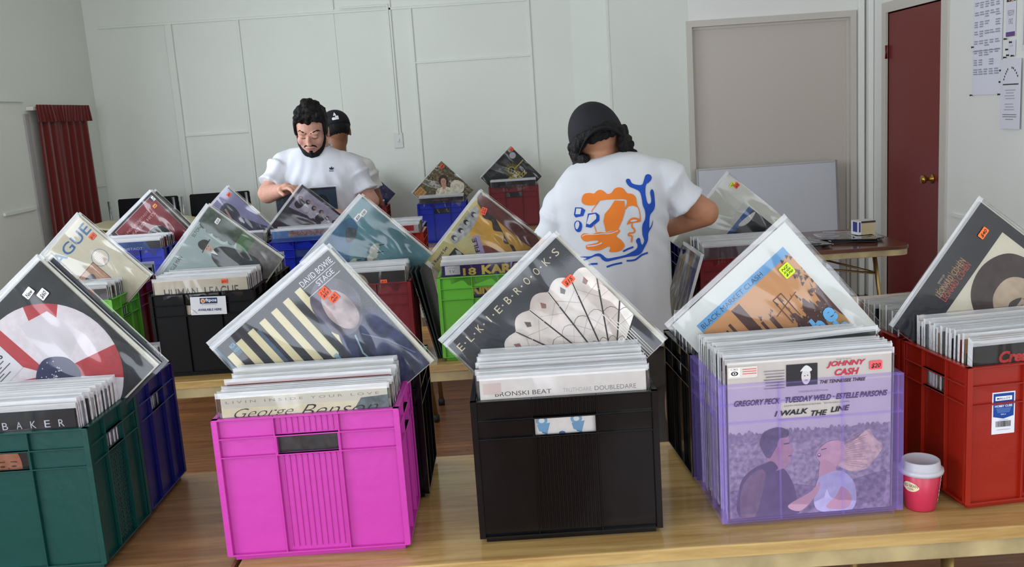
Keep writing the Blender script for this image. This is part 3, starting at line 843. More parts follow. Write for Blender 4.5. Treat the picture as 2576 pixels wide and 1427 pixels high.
# card payment sign on the black crate
mb = MB()
mb.box(-.060, .060, -.0012, 0, -.032, .030, mat((216, 218, 222), .5))
A = Art(mb, lambda u, v, o: ((u - .5) * .12, -.0013 - o, (v - .5) * .062), .0002)
A.rect(.27, .60, .76, .92, (22, 40, 90)); A.ell(.355, .755, .06, .125, (236, 190, 130)); A.text('e', .325, .67, .06, .16, (196, 110, 40), bold=.03)
A.text('ftpos', .43, .66, .31, .22, (238, 240, 244), bold=.02); A.text('NEW ZEALAND LIMITED', .31, .53, .42, .035, (60, 66, 90))
A.text('AVAILABLE HERE', .20, .20, .66, .13, (30, 40, 84), bold=.015)
mb.mesh([(-.060, -.0014, -.032), (-.036, -.0014, -.032), (-.052, -.008, -.014), (-.060, -.004, -.012)], [(0, 1, 2, 3)], mat((240, 240, 242), .4))
tag(mb.build('payment_sign', loc=(-1.028, 3.1708, TT + .244), rot=(0, .03, 0)), 'white card payment sign with a curling corner stuck on the black crate', 'sign')

# ================================================================== RECORD ART (generic stand-ins in the colours of the photo)
def art_stripes(A):
    CREAM = (226, 216, 176); INK = (40, 42, 54)
    A.rect(0, 0, 1, 1, INK)
    A.rect(0, 0, .018, 1, (96, 120, 140)); A.rect(.29, .05, .315, .9, (76, 100, 124))
    for i in range(7):
        u = .03 + .104 * i; top = .93 if i else .90; m = .62 - .035 * i
        A.poly([(u, top), (u + .050, top), (u + .050, m), (u + .025, m - .025), (u, m)], CREAM)
        A.poly([(u + .025, m - .035), (u + .050, m - .06), (u + .050, .05), (u, .05), (u, m - .06)], CREAM)
        A.line([(u + .025, m), (u + .025, m - .06)], .028, (120, 160, 176))
    A.blob([(.58, .0), (.60, .20), (.64, .42), (.70, .56), (.80, .60), (.92, .56), (1.0, .44), (1, 0)], (44, 54, 92), mottle=.5, mscale=40)
    A.blob([(.67, .55), (.65, .70), (.69, .82), (.80, .88), (.92, .82), (.96, .66), (.88, .52), (.76, .48)], (92, 86, 104), mottle=.5, mscale=26)
    A.blob([(.74, .54), (.71, .66), (.75, .78), (.83, .80), (.89, .70), (.88, .56), (.81, .50)], (176, 158, 158), mottle=.4, mscale=30)
    A.blob([(.62, .60), (.66, .72), (.66, .58)], (70, 76, 104)); A.blob([(.64, .10), (.68, .32), (.76, .40), (.74, .12)], (24, 30, 60), mottle=.3)
    A.line([(.76, .46), (.72, .34), (.74, .20), (.72, .10)], .010, (150, 180, 196)); A.line([(.80, .44), (.90, .30), (.98, .12)], .006, (110, 124, 150))
    A.text('DAVID BOWIE', .715, .915, .265, .040, (232, 232, 236)); A.text('STAGE', .80, .855, .14, .036, (232, 232, 236))
    A.line([(.715, .903), (.985, .903)], .004, (220, 220, 226)); A.line([(.70, .840), (.97, .840)], .004, (220, 220, 226))
    A.rect(.085, .86, .13, .95, (60, 96, 116)); A.text('RCA', .088, .92, .04, .025, (120, 190, 210)); A.text('VICTOR', .088, .885, .05, .02, (120, 190, 210))
def art_fan(A):
    A.rect(0, 0, 1, 1, (40, 44, 54), mottle=.35, mscale=14)
    s = 'E.L.K.I.E.B.R.O.O.K.S'.split('.')
    for i, ch in enumerate(s):
        A.text(ch, .035 + i * .088 + (.013 if ch == 'I' else 0), .90, .008 if ch == 'I' else .034, .052, (222, 212, 176))
        if i < len(s) - 1: A.ell(.092 + i * .088, .925, .006, .006, (214, 206, 176), n=8)
    pu, pv, R = .62, .06, .72
    cols = [(222, 212, 204), (214, 202, 194), (226, 218, 212)]
    N = 9
    for k in range(N):
        a0 = math.radians(150 - k * 13.5); a1 = math.radians(150 - (k + 1) * 13.5); am = (a0 + a1) / 2
        f = lambda a, r: (pu + r * math.cos(a), pv + r * math.sin(a))
        A.poly([f(a0, .04), f(a0, R)] + [f(a0 + (a1 - a0) * t, R + .045 * math.sin(t * PI)) for t in (.1, .25, .4, .5, .6, .75, .9)] + [f(a1, R), f(a1, .04)], cols[k % 3], mottle=.12, mscale=30)
        A.poly([f(am, R * .9), f(am + .03, R * .93), f(am, R * .98), f(am - .03, R * .93)], (96, 84, 86) if k % 2 else (150, 110, 104))
        for rr in (.2, .48, .76):
            A.line([f(a0, R * rr), f(a1, R * (rr + .14))], .003, (176, 158, 150)); A.line([f(a1, R * rr), f(a0, R * (rr + .14))], .003, (176, 158, 150))
        for rr in (.35, .62):
            A.line([f(a0 + (a1 - a0) * t, R * rr + .03 * math.sin(t * PI)) for t in (0, .25, .5, .75, 1)], .004, (120, 104, 98))
    for k in range(N + 1):
        a = math.radians(150 - k * 13.5)
        A.line([f2(pu, pv, a, .04), f2(pu, pv, a, R * .90)], .009, (40, 36, 38)); A.line([f2(pu, pv, a, R * .84), f2(pu, pv, a, R * 1.0)], .016, (196, 186, 176)); A.line([f2(pu, pv, a, R * .84), f2(pu, pv, a, R * 1.0)], .007, (44, 40, 42))
    for k in range(5): A.line([(.86 + k * .016, .0), (.86 + k * .016, .42 - k * .05)], .005, (214, 210, 200))
def f2(pu, pv, a, r): return (pu + r * math.cos(a), pv + r * math.sin(a))
def art_city(A):
    A.rect(0, 0, 1, 1, (226, 228, 224)); B = (104, 168, 216); OR = (214, 160, 108); BR = (92, 58, 54)
    A.rect(.115, .11, .885, .885, OR); A.clip = (.115, .11, .885, .885)
    A.rect(.115, .82, .885, .885, B)
    A.text('BLACK MARKET CLASH', .135, .832, .53, .035, (44, 70, 96))
    rnd = random.Random(5)
    A.poly([(.115, .30), (.885, .30), (.885, .11), (.115, .11)], (206, 158, 96))
    # buildings
    for u, w, v in ((.12, .016, .62), (.15, .012, .66), (.19, .016, .70), (.235, .012, .72), (.27, .02, .74), (.35, .07, .80), (.44, .02, .60), (.50, .03, .58)):
        A.rect(u, .40, u + w, v, BR)
    A.blob([(.16, .34), (.20, .46), (.30, .48), (.36, .40), (.45, .50), (.50, .40), (.48, .30), (.30, .26)], (206, 166, 108))
    pts = [(.115, .44)] + [(.115 + i * .0115, .40 + .05 * math.sin(i * .6) + rnd.uniform(-.03, .03) + (.08 if i > 44 else 0)) for i in range(67)] + [(.885, .56)]
    low = [(.885 - i * .0115, .28 + .03 * math.sin(i * .9) + rnd.uniform(-.035, .03)) for i in range(67)]
    A.poly(pts + low, BR, mottle=.1)
    for i in range(60):
        u = rnd.uniform(.2, .88); v = rnd.uniform(.40, .62); A.poly([(u, v), (u + rnd.uniform(.004, .02), v + rnd.uniform(-.01, .02)), (u + rnd.uniform(0, .012), v + rnd.uniform(.01, .05))], BR)
    for i in range(26):
        u = rnd.uniform(.80, .885); v = rnd.uniform(.5, .81); A.poly([(u, v), (u + .025, v + .01), (u + .01, v + .03)], BR)
    for i in range(50):
        u = rnd.uniform(.2, .85); v = rnd.uniform(.30, .42); A.ell(u, v, .004, .003, (190, 150, 120), n=6)
    A.line([(.60, .45), (.60, .66), (.67, .66), (.67, .46)], .005, BR); A.line([(.635, .66), (.635, .46)], .006, BR); A.line([(.55, .56), (.75, .60)], .004, BR)
    for s, u, v, w, h, r_ in (('t', .60, .27, .06, .13, .1), ('h', .68, .25, .07, .14, 0), ('e', .77, .27, .085, .11, -.05), ('C', .50, .12, .08, .12, 0), ('l', .60, .12, .03, .15, 0), ('a', .645, .12, .07, .10, 0), ('s', .725, .12, .06, .10, .1), ('h', .79, .12, .08, .15, 0)):
        A.text(s, u, v, w, h, B, rot=r_, bold=.045)
    A.clip = None
def art_disc(A):
    A.rect(0, 0, 1, 1, (34, 36, 42), mottle=.25, mscale=20)
    cu, cv, R = .49, .44, .475; RED = (184, 62, 70); WH = (222, 214, 218)
    N = 13
    for k in range(N):
        a0 = 2 * PI * k / N + .15; a1 = 2 * PI * (k + 1) / N + .15
        A.poly([(cu, cv)] + [(cu + R * math.cos(a0 + (a1 - a0) * t), cv + R * math.sin(a0 + (a1 - a0) * t)) for t in (0, .25, .5, .75, 1)], RED if k % 2 else WH, mottle=.06)
    A.poly([(cu + .04, cv + .08), (cu + .1, cv + .36), (cu + .30, cv + .30), (cu + .34, cv + .05), (cu + .16, cv - .02)], (214, 208, 212))
    A.blob([(cu - .13, cv - .12), (cu - .10, cv + .04), (cu + .04, cv + .10), (cu + .16, cv + .0), (cu + .14, cv - .14), (cu, cv - .17)], (40, 48, 88))
    rnd = random.Random(9)
    for i in range(34):
        a, r = rnd.uniform(0, 2 * PI), rnd.uniform(0, .12); A.ell(cu + .01 + r * math.cos(a), cv - .03 + r * math.sin(a), .0045, .0045, (214, 218, 230), n=6)
    A.ell(cu - .17, cv + .06, .022, .022, (206, 196, 200), n=16)
    A.rect(.06, .60, .40, .80, (216, 212, 216)); A.text('THE BOYS', .10, .735, .26, .042, (30, 30, 34), bold=.03)
    for i, w in enumerate((.26, .22, .28, .2, .24)): A.rect(.08, .715 - i * .02, .08 + w, .722 - i * .02, (90, 86, 92))
def art_window_portrait(A):
    A.rect(0, 0, 1, 1, (42, 43, 50), mottle=.1, mscale=10)
    A.clip = (.27, .10, .93, .74)
    A.rect(.27, .10, .93, .74, (222, 216, 196))
    A.blob([(.30, .10), (.34, .44), (.46, .66), (.66, .72), (.84, .62), (.90, .40), (.90, .10)], (66, 50, 46), mottle=.2, mscale=50)
    A.blob([(.46, .12), (.44, .36), (.54, .52), (.70, .52), (.78, .38), (.76, .12)], (196, 176, 152), mottle=.12, mscale=40)
    A.blob([(.50, .34), (.58, .40), (.66, .35), (.58, .345)], (60, 46, 42)); A.ell(.585, .31, .035, .016, (228, 220, 206)); A.ell(.59, .31, .014, .014, (40, 34, 34))
    A.line([(.545, .315), (.585, .335), (.625, .312)], .006, (60, 46, 42)); A.line([(.66, .34), (.68, .22), (.65, .2)], .008, (140, 116, 98))
    A.clip = None
    A.text('SONGS OF', .40, .90, .07, .014, (200, 190, 170))
    A.text('LEONARD COHEN', .33, .835, .30, .045, (190, 140, 96)); A.text('LEONARD COHEN', .33, .785, .30, .045, (206, 80, 52))
    for i in range(20): A.line([(.33 + i * .0155, .83), (.33 + i * .0155, .875 + .012 * (i % 3))], .0015, (200, 170, 120))
    A.ell(.055, .06, .014, .014, (120, 70, 60))
def art_hat(A):
    A.rect(0, 0, 1, 1, (150, 164, 164), mottle=.10, mscale=7)
    A.rect(0, .0, 1, 1, (158, 172, 170), mottle=.08, mscale=4)
    A.poly([(.80, 1), (.78, .90), (.80, .80), (.77, .70), (.82, .62), (.80, .52), (1, .50), (1, 1)], (40, 62, 44), mottle=.5, mscale=60)
    for k, (u, v) in enumerate([(.80, .92), (.79, .84), (.80, .75), (.81, .66), (.83, .57), (.90, .52)]): A.ell(u, v, .045, .05, (44, 66, 46), n=9, mottle=.5, mscale=70)
    A.poly([(.70, .42), (.86, .52), (1, .52), (1, .34), (.80, .34)], (62, 106, 52), mottle=.2)
    A.poly([(.66, .22), (.80, .36), (1, .36), (1, 0), (.4, 0)], (118, 114, 112), mottle=.2, mscale=60)
    A.blob([(.50, .30), (.50, .52), (.56, .66), (.68, .66), (.78, .50), (.84, .22), (.74, .08), (.58, .10)], (26, 27, 31), mottle=.2, mscale=60)
    A.ell(.61, .735, .040, .055, (196, 166, 148), .3); A.blob([(.555, .765), (.56, .83), (.60, .86), (.66, .83), (.675, .775), (.61, .775)], (22, 22, 25)); A.line([(.53, .76), (.70, .775)], .012, (22, 22, 25))
    A.line([(.585, .745), (.60, .745)], .006, (60, 44, 40)); A.line([(.62, .745), (.635, .745)], .006, (60, 44, 40)); A.line([(.60, .705), (.62, .705)], .005, (120, 70, 66))
    A.poly([(.585, .68), (.63, .68), (.61, .60)], (216, 216, 216))
    A.text('ELTON JOHN', .62, .915, .26, .05, (40, 48, 50)); A.text('A SINGLE MAN', .05, .905, .30, .045, (40, 48, 50))
def art_teal(A):
    A.rect(0, 0, 1, 1, (84, 126, 134), mottle=.25, mscale=9)
    A.blob([(.02, .70), (.3, .96), (.7, .97), (.72, .82), (.45, .72), (.2, .52)], (66, 108, 140), mottle=.3, mscale=14)
    A.blob([(.50, .80), (.62, .90), (.68, .82), (.60, .76)], (70, 78, 80), mottle=.3)
    for u, v, r_, s in ((.36, .60, 0, 1), (.56, .48, .9, 1.3), (.64, .52, .3, 1.2)):
        A.blob([(u - .05 * s, v), (u - .02 * s, v + .035 * s), (u + .05 * s, v + .03 * s), (u + .07 * s, v - .01 * s), (u, v - .035 * s)], (178, 180, 166), mottle=.1)
        A.ell(u - .05 * s, v + .03 * s, .014 * s, .012 * s, (50, 52, 54)); A.line([(u + .06 * s, v - .01), (u + .1 * s, v - .04 * s)], .01, (40, 44, 48))
    A.blob([(.46, .30), (.50, .44), (.58, .44), (.52, .30)], (90, 96, 92))
def art_file(A):
    A.rect(0, 0, 1, 1, (196, 184, 128), mottle=.06)
    A.poly([(.3, 0), (.36, .30), (.46, .50), (.60, .90), (1, .96), (1, 0)], (206, 160, 66), mottle=.12, mscale=14)
    pts = [(1.0, .98), (.90, .96), (.86, .88), (.80, .80), (.82, .70), (.76, .62), (.80, .52), (.72, .44), (.76, .34), (.68, .24), (.72, .0), (1, 0)]
    A.blob(pts[:10], (66, 50, 48), mottle=.4, mscale=60)
    A.blob([(.90, .92), (1.0, .90), (1.0, .2), (.86, .2)], (104, 50, 44), mottle=.2)
    A.blob([(.44, .62), (.56, .60), (.62, .40), (.70, .20), (.60, .10), (.56, .34)], (128, 66, 52), mottle=.2)
    A.blob([(.38, .86), (.40, .95), (.62, .96), (.84, .95), (.80, .86), (.6, .82)], (168, 168, 166), mottle=.3, mscale=60)
    for i, u in enumerate((.42, .53, .64, .76)):
        A.ell(u, .915 - .01 * (i % 2), .028, .034, (40, 40, 44)); A.ell(u + .003, .895 - .01 * (i % 2), .018, .024, (196, 192, 188))
    A.rect(.20, .70, .34, .84, (30, 30, 32)); A.blob([(.23, .71), (.24, .82), (.29, .78), (.32, .82), (.33, .74)], (176, 174, 170))
    A.poly([(.26, .34), (.33, .30), (.62, .72), (.55, .76)], (168, 150, 190)); A.text('KINKS FILE', .31, .345, .46, .052, (22, 20, 26), rot=.968, bold=.03)
    A.text('2 Record Set', .03, .90, .26, .035, (40, 46, 96), bold=.02)
    A.rect(.10, .46, .24, .60, (176, 120, 60)); A.rect(.12, .48, .22, .58, (210, 190, 140))
def art_league(A):
    A.rect(0, 0, 1, 1, (206, 198, 176), mottle=.03)
    BL = (44, 100, 150)
    A.text('HUMAN', .30, .955, .12, .025, BL, bold=.02)
    A.text('THE', .04, .905, .10, .03, BL, bold=.02)
    A.text('LEAGUE', .22, .79, .76, .125, BL, bold=.012)
    A.ring(.80, .53, .095, .007, (110, 140, 170)); A.ell(.80, .53, .085, .085, (214, 206, 190))
    for i in range(8): A.line([(.745 + .01 * abs(i - 4) * .6, .585 - i * .016), (.855 - .01 * abs(i - 4) * .6, .585 - i * .016)], .0035, (190, 120, 110))
    A.rect(.33, .17, .71, .56, (60, 44, 36)); A.rect(.336, .176, .704, .554, (184, 140, 110), mottle=.1)
    A.blob([(.44, .42), (.50, .50), (.60, .48), (.58, .40), (.50, .38)], (46, 38, 40), mottle=.3); A.ell(.52, .44, .03, .02, (150, 130, 120)); A.line([(.40, .30), (.52, .27), (.60, .30)], .012, (80, 50, 40))
def art_redcircle(A):
    A.rect(0, 0, 1, 1, (38, 36, 42)); A.rect(.12, .03, .97, .96, (200, 190, 190)); A.rect(.13, .035, .965, .95, (150, 44, 60), mottle=.05)
    A.text('LINDA RONSTADT', .22, .80, .52, .036, (214, 170, 170)); A.text('GREATEST HITS', .18, .71, .62, .048, (220, 180, 176), bold=.01)
    A.ell(.565, .40, .20, .20, (206, 196, 196)); A.ell(.565, .40, .193, .193, (46, 44, 50))
    A.blob([(.50, .30), (.54, .46), (.62, .50), (.68, .42), (.64, .28)], (196, 204, 196)); A.blob([(.62, .55), (.74, .50), (.74, .34), (.69, .42), (.60, .50)], (30, 28, 32))
    A.rect(.90, .88, .965, .95, (30, 30, 34))
def art_lavender(A):
    A.rect(0, 0, 1, 1, (150, 146, 186), mottle=.10, mscale=8)
    A.blob([(.66, .86), (.80, .86), (.84, .70), (.78, .56), (.64, .62), (.60, .76)], (58, 58, 74), mottle=.2)
    A.line([(.72, .80), (.68, .66), (.60, .68)], .03, (184, 150, 136)); A.blob([(.66, .62), (.78, .58), (.90, .30), (.98, .1), (.84, .06), (.72, .30)], (66, 68, 92), mottle=.25)
    A.text('NEIL', .05, .905, .2, .05, (206, 204, 220)); A.blob([(.9, .1), (.98, .14), (1, 0), (.9, 0)], (60, 60, 70))
def art_group(A):
    A.rect(0, 0, 1, 1, (40, 26, 46), mottle=.4, mscale=8); A.rect(.60, .14, .97, .95, (168, 158, 178), mottle=.12)
    A.poly([(.60, .95), (.60, .14), (.76, .14), (.70, .5)], (70, 50, 76), mottle=.3)
    for i in range(6):
        v = .88 - i * .125; u = .80 + .02 * (i % 2)
        A.blob([(u - .13, v - .06), (u - .11, v + .03), (u, v + .01), (u + .0, v - .10)], (196, 190, 202) if i % 3 else (44, 34, 48), mottle=.15)
        A.ell(u + .02, v + .005, .036, .036, (38, 26, 32)); A.ell(u + .028, v - .004, .019, .024, (176, 136, 124))
    A.rect(0, 0, 1, .03, (24, 20, 26)); A.rect(.975, 0, 1, 1, (20, 18, 22))
def art_floral(A):
    A.rect(0, 0, 1, 1, (128, 116, 88), mottle=.5, mscale=60); rnd = random.Random(4)
    for i in range(150):
        u, v = rnd.random(), rnd.random(); A.ell(u, v, rnd.uniform(.008, .028), rnd.uniform(.008, .02), rnd.choice([(70, 64, 54), (168, 154, 112), (92, 88, 66), (60, 56, 50), (186, 170, 120)]), rnd.random() * 3, n=7)
    A.portrait(.66, .62, .34, (186, 140, 116), (60, 40, 34), (206, 196, 172), lean=-.75)
    A.blob([(.62, .30), (.74, .48), (.90, .46), (.96, .26), (.80, .16)], (204, 196, 176), mottle=.2)
    A.rect(.02, .76, .24, .96, (186, 140, 86)); A.text('SONGS', .04, .88, .17, .05, (70, 50, 36)); A.text('ALBUM', .04, .80, .17, .05, (70, 50, 36))
def art_sun(A):
    A.rect(0, 0, 1, 1, (38, 42, 44), mottle=.2, mscale=9); G = (206, 188, 84)
    for k in range(28):
        a = 2 * PI * k / 28; A.line([f2(.62, .60, a, .09), f2(.62, .60, a, .165)], .007, G)
    A.ell(.62, .60, .085, .085, G); A.ell(.62, .60, .065, .065, (34, 34, 34)); A.line([(.59, .57), (.65, .63)], .01, G)
    A.rect(.36, .49, .50, .53, G); A.rect(.70, .56, .98, .585, G); A.text('RIG', .46, .40, .26, .10, G, bold=.06); A.text('JAZZ', .54, .28, .30, .11, G, bold=.06)
    A.ell(.88, .82, .075, .075, (206, 204, 204)); A.rect(.88, .91, .995, .99, (200, 196, 190))
def art_navy(A): A.rect(0, 0, 1, 1, (36, 26, 84), mottle=.15)
def art_blackwhite(A):
    A.rect(0, 0, 1, 1, (214, 214, 204)); A.rect(.36, .08, .86, .64, (24, 26, 30)); A.clip = (.36, .08, .86, .64)
    A.rect(.36, .56, .86, .64, (206, 206, 200)); A.rect(.365, .50, .855, .56, (38, 72, 140)); A.poly([(.45, .56), (.66, .47), (.855, .52), (.855, .56)], (44, 96, 160))
    A.blob([(.62, .52), (.76, .50), (.855, .46), (.74, .44), (.64, .47)], (220, 220, 214)); A.blob([(.36, .30), (.46, .20), (.60, .10), (.36, .10)], (206, 206, 200)); A.poly([(.42, .28), (.62, .14), (.5, .1)], (36, 50, 130)); A.clip = None
# front covers standing in the crates
def art_film(A):
    A.rect(0, 0, 1, 1, (222, 214, 208)); K = (34, 30, 40)
    A.rect(.0, 0, 1, .53, (168, 156, 160), mottle=.4, mscale=110)
    rnd = random.Random(11)
    for i in range(64):
        u = i / 63; A.blob([(u - .02, .50), (u - .008, .535 + rnd.uniform(0, .03)), (u + .012, .53 + rnd.uniform(0, .025)), (u + .02, .49)], (156, 144, 152), n=3, mottle=.3, mscale=130)
    A.poly([(0, 0), (1, 0), (1, .25), (.6, .16), (.3, .22), (0, .18)], (134, 120, 132), mottle=.4, mscale=110)
    # two generic figures facing each other
    A.blob([(.07, .0), (.06, .20), (.12, .30), (.24, .35), (.34, .30), (.40, .18), (.42, .04), (.40, 0)], (78, 66, 76), mottle=.25, mscale=60)
    A.blob([(.07, .0), (.07, .18), (.14, .29), (.22, .30), (.20, .15), (.15, 0)], (124, 100, 92), mottle=.2, mscale=60)
    
    A.blob([(.24, .30), (.24, .42), (.30, .50), (.36, .52), (.375, .46), (.40, .42), (.37, .40), (.38, .36), (.34, .31)], (196, 152, 150), mottle=.12, mscale=60)
    A.blob([(.22, .40), (.19, .48), (.22, .55), (.30, .575), (.365, .55), (.36, .51), (.31, .50), (.295, .45), (.27, .41), (.25, .38)], (84, 74, 80), mottle=.4, mscale=120); A.ell(.30, .425, .017, .028, (190, 140, 138)); A.blob([(.20, .33), (.26, .36), (.30, .31), (.24, .28)], (60, 52, 60)); A.line([(.34, .465), (.37, .468)], .008, (60, 46, 50)); A.line([(.365, .385), (.385, .385)], .006, (120, 70, 76))
    A.blob([(.70, .42), (.78, .46), (.86, .52), (.90, .46), (.95, .40), (.90, .32), (.84, .26), (.74, .26), (.66, .32)], (222, 196, 172), mottle=.25, mscale=90)
    for i in range(14): A.line([(.72, .30 + i * .012), (.84 + .02 * math.sin(i * 2.3), .27 + i * .018)], .004, (196, 160, 134))
    A.blob([(.54, .36), (.55, .41), (.62, .46), (.70, .45), (.71, .36), (.66, .29), (.60, .30)], (222, 182, 176), mottle=.1)
    A.line([(.57, .41), (.60, .415)], .006, (80, 60, 70)); A.ell(.555, .375, .012, .012, (120, 50, 60)); A.ell(.555, .378, .008, .005, (240, 236, 236), n=8)
    A.blob([(.56, .32), (.60, .34), (.66, .28), (.66, .18), (.56, .16)], (216, 172, 164)); A.blob([(.54, .02), (.54, .20), (.60, .25), (.70, .26), (.78, .16), (.76, .0)], (196, 196, 214), mottle=.1)
    A.blob([(.36, .06), (.50, .14), (.56, .20), (.54, .12), (.44, .02)], (216, 172, 164)); A.blob([(.66, .10), (.70, .16), (.76, .08), (.72, .01), (.60, .03)], (206, 160, 156))
    A.rect(.0, .905, .18, .975, (214, 208, 200)); A.rect(.01, .915, .075, .97, (240, 236, 230)); A.ell(.042, .935, .022, .014, (30, 30, 34)); A.ell(.042, .935, .012, .009, (236, 232, 228)); A.ell(.042, .935, .006, .006, (30, 30, 34)); A.text('CBS', .018, .955, .045, .012, (60, 60, 66))
    for i in range(3): A.rect(.09, .955 - i * .014, .175, .961 - i * .014, (206, 110, 106))
    for i in range(7): A.rect(.22 + .006 * (i % 3), .93 - i * .018, .345, .936 - i * .018, (140, 132, 140))
    A.rect(.355, .83, .545, .965, (36, 34, 40)); A.ell(.475, .885, .028, .05, (206, 200, 200)); A.blob([(.44, .92), (.475, .955), (.51, .93), (.50, .915), (.46, .92)], (214, 214, 214)); A.ell(.467, .89, .005, .003, (40, 40, 44), n=6); A.ell(.485, .892, .005, .003, (40, 40, 44), n=6); A.line([(.468, .862), (.484, .862)], .004, (70, 60, 66))
    A.text('Songs Sung by', .66, .972, .09, .01, (120, 110, 120)); A.text('JOHNNY', .60, .925, .24, .042, (188, 44, 66), shear=.3, bold=.035); A.text('CASH', .65, .875, .15, .042, (188, 44, 66), shear=.3, bold=.035)
    A.text('THE TENNESSEE THREE', .56, .832, .28, .022, K, shear=.3, bold=.025)
    A.text('COLUMBIA PICTURES Presents', .43, .785, .18, .011, (130, 120, 130))
    A.text('GREGORY PECK   TUESDAY WELD \u00b7 ESTELLE PARSONS', .035, .727, .94, .036, K, shear=.3, bold=.03)
    A.text('JOHN FRANKENHEIMER   EDWARD LEWIS', .34, .70, .40, .012, (120, 112, 124))
    A.text('I WALK', .28, .645, .21, .034, K, shear=.3, bold=.03, rot=.03); A.text('THE', .505, .632, .10, .034, K, shear=.3, bold=.03); A.text('LINE', .625, .645, .12, .034, K, shear=.3, bold=.03, rot=.06)
def art_benson(A):
    A.rect(0, 0, 1, 1, (226, 216, 190), mottle=.03); A.rect(0, .925, 1, 1, (214, 208, 196))
    A.text('L I V I N   I N S I D E   Y O U R   L O V E', .03, .955, .92, .016, (150, 140, 130))
    A.rect(0, .3, 1, .76, (50, 46, 50), mottle=.3); A.poly([(.84, .94), (1, .95), (1, .78), (.9, .8), (.8, .88)], (104, 116, 120), mottle=.3); A.blob([(.40, .80), (.46, .855), (.56, .85), (.60, .80)], (76, 60, 76))
    # flowing hand lettering
    def script(s, u, w):
        A.text(s, u, .845, w, .075, (34, 32, 36), shear=.55, bold=-.012)
    script('George', .07, .36); script('Benson', .46, .48)
def art_white_dare(A):
    A.rect(0, 0, 1, 1, (222, 216, 212), mottle=.03); A.text('BRONSKI BEAT', .09, .885, .34, .028, (60, 60, 66)); A.text('TRUTHDARE', .50, .885, .17, .026, (176, 172, 172)); A.text('DOUBLEDARE', .69, .885, .25, .028, (130, 128, 130))
    A.rect(.02, .9, .13, .97, (214, 196, 192))
    for u in (.36, .57): A.ell(u, .715, .035, .03, (120, 160, 186)); A.ell(u, .715, .018, .015, (216, 220, 222)); A.poly([(u - .03, .69), (u + .05, .70), (u + .03, .63), (u - .02, .65)], (110, 156, 190)); A.line([(u, .64), (u + .05, .62)], .006, (80, 110, 150))
    A.ell(.48, .63, .02, .012, (60, 110, 160))
def art_baker(A):
    A.rect(0, 0, 1, 1, (38, 38, 44), mottle=.08)
    for i, ch in enumerate('ANITABAKER'): A.text(ch, .13 + i * .085 + (.014 if ch == 'I' else 0), .88, .007 if ch == 'I' else .034, .045, (206, 206, 212))
    A.portrait(.55, .62, .46, (160, 100, 74), (24, 20, 22), (50, 44, 50))
    A.clip = None
def art_best(A):
    A.rect(0, 0, 1, 1, (38, 36, 38), mottle=.1); A.text('The', .42, .91, .10, .035, (206, 60, 60), bold=.03); A.text('Cream', .16, .87, .26, .075, (206, 60, 60), shear=.2, bold=.04); A.text('Live', .55, .86, .36, .09, (206, 60, 60), shear=.2, bold=.04)
def art_human(A):
    A.rect(0, 0, 1, 1, (206, 196, 178)); A.text('HUMAN  LEAGUE', .10, .80, .80, .105, (80, 78, 74), bold=.01)
def art_karat(A):
    A.rect(0, 0, 1, 1, (56, 34, 92)); Y = (222, 200, 96)
    A.rect(.03, .89, .19, .985, (206, 206, 206)); A.text('T.V.', .07, .91, .07, .03, (60, 60, 66)); A.text('FOR SALE', .06, .955, .09, .012, (120, 120, 130))
    A.text('18', .22, .875, .14, .08, Y, bold=.03); A.text('KARAT', .42, .875, .52, .10, Y, bold=.05); A.text('KINGSTON', .30, .66, .60, .13, Y, bold=.06)
def art_plain(c, c2=None, txt=None, tc=(230, 230, 230)):
    def f(A):
        A.rect(0, 0, 1, 1, c, mottle=.08)
        if c2: A.rect(.0, .84, 1, .93, c2, mottle=.3, mscale=60)
        if txt: A.text(txt, .2, .86, .6, .04, tc)
    return f
def art_orange(A):
    A.rect(0, 0, 1, 1, (150, 84, 44), mottle=.15); A.rect(.88, 0, 1, 1, (52, 44, 50)); A.text('WINNER', .30, .88, .45, .06, (216, 190, 170), shear=.2)
def art_bluefront(A):
    A.rect(0, 0, 1, 1, (44, 84, 156), mottle=.1); A.text('LINDA RONSTADT', .12, .87, .62, .035, (206, 216, 236)); A.poly([(.78, 1), (1, 1), (1, .8), (.9, .8)], (52, 54, 70)); A.ell(.28, .70, .1, .05, (60, 60, 80))
def art_seaside(A):
    A.rect(0, 0, 1, 1, (120, 160, 216)); A.rect(.24, .90, 1, .99, (170, 160, 170), mottle=.4, mscale=60); A.text('MENDOCINO LAKES', .28, .915, .48, .05, (190, 100, 96)); A.rect(0, 0, 1, .88, (70, 110, 190))
def art_redwhite(A):
    A.rect(0, 0, 1, 1, (214, 204, 204)); A.rect(0, .8, .64, .985, (150, 40, 60)); A.rect(.66, .90, .93, .98, (190, 60, 70)); A.text('WEST', .70, .915, .2, .05, (140, 30, 44))
def art_frank(A):
    A.rect(0, 0, 1, 1, (54, 46, 44)); A.blob([(.15, .7), (.3, .96), (.55, .97), (.62, .8), (.5, .6)], (176, 160, 140), mottle=.2, mscale=40)
def art_strip(A):
    A.rect(0, 0, 1, 1, (70, 62, 64), mottle=.2); A.rect(.1, .9, .9, .97, (60, 60, 76)); A.text('VARIOUS ARTISTS', .3, .92, .36, .03, (196, 110, 90))

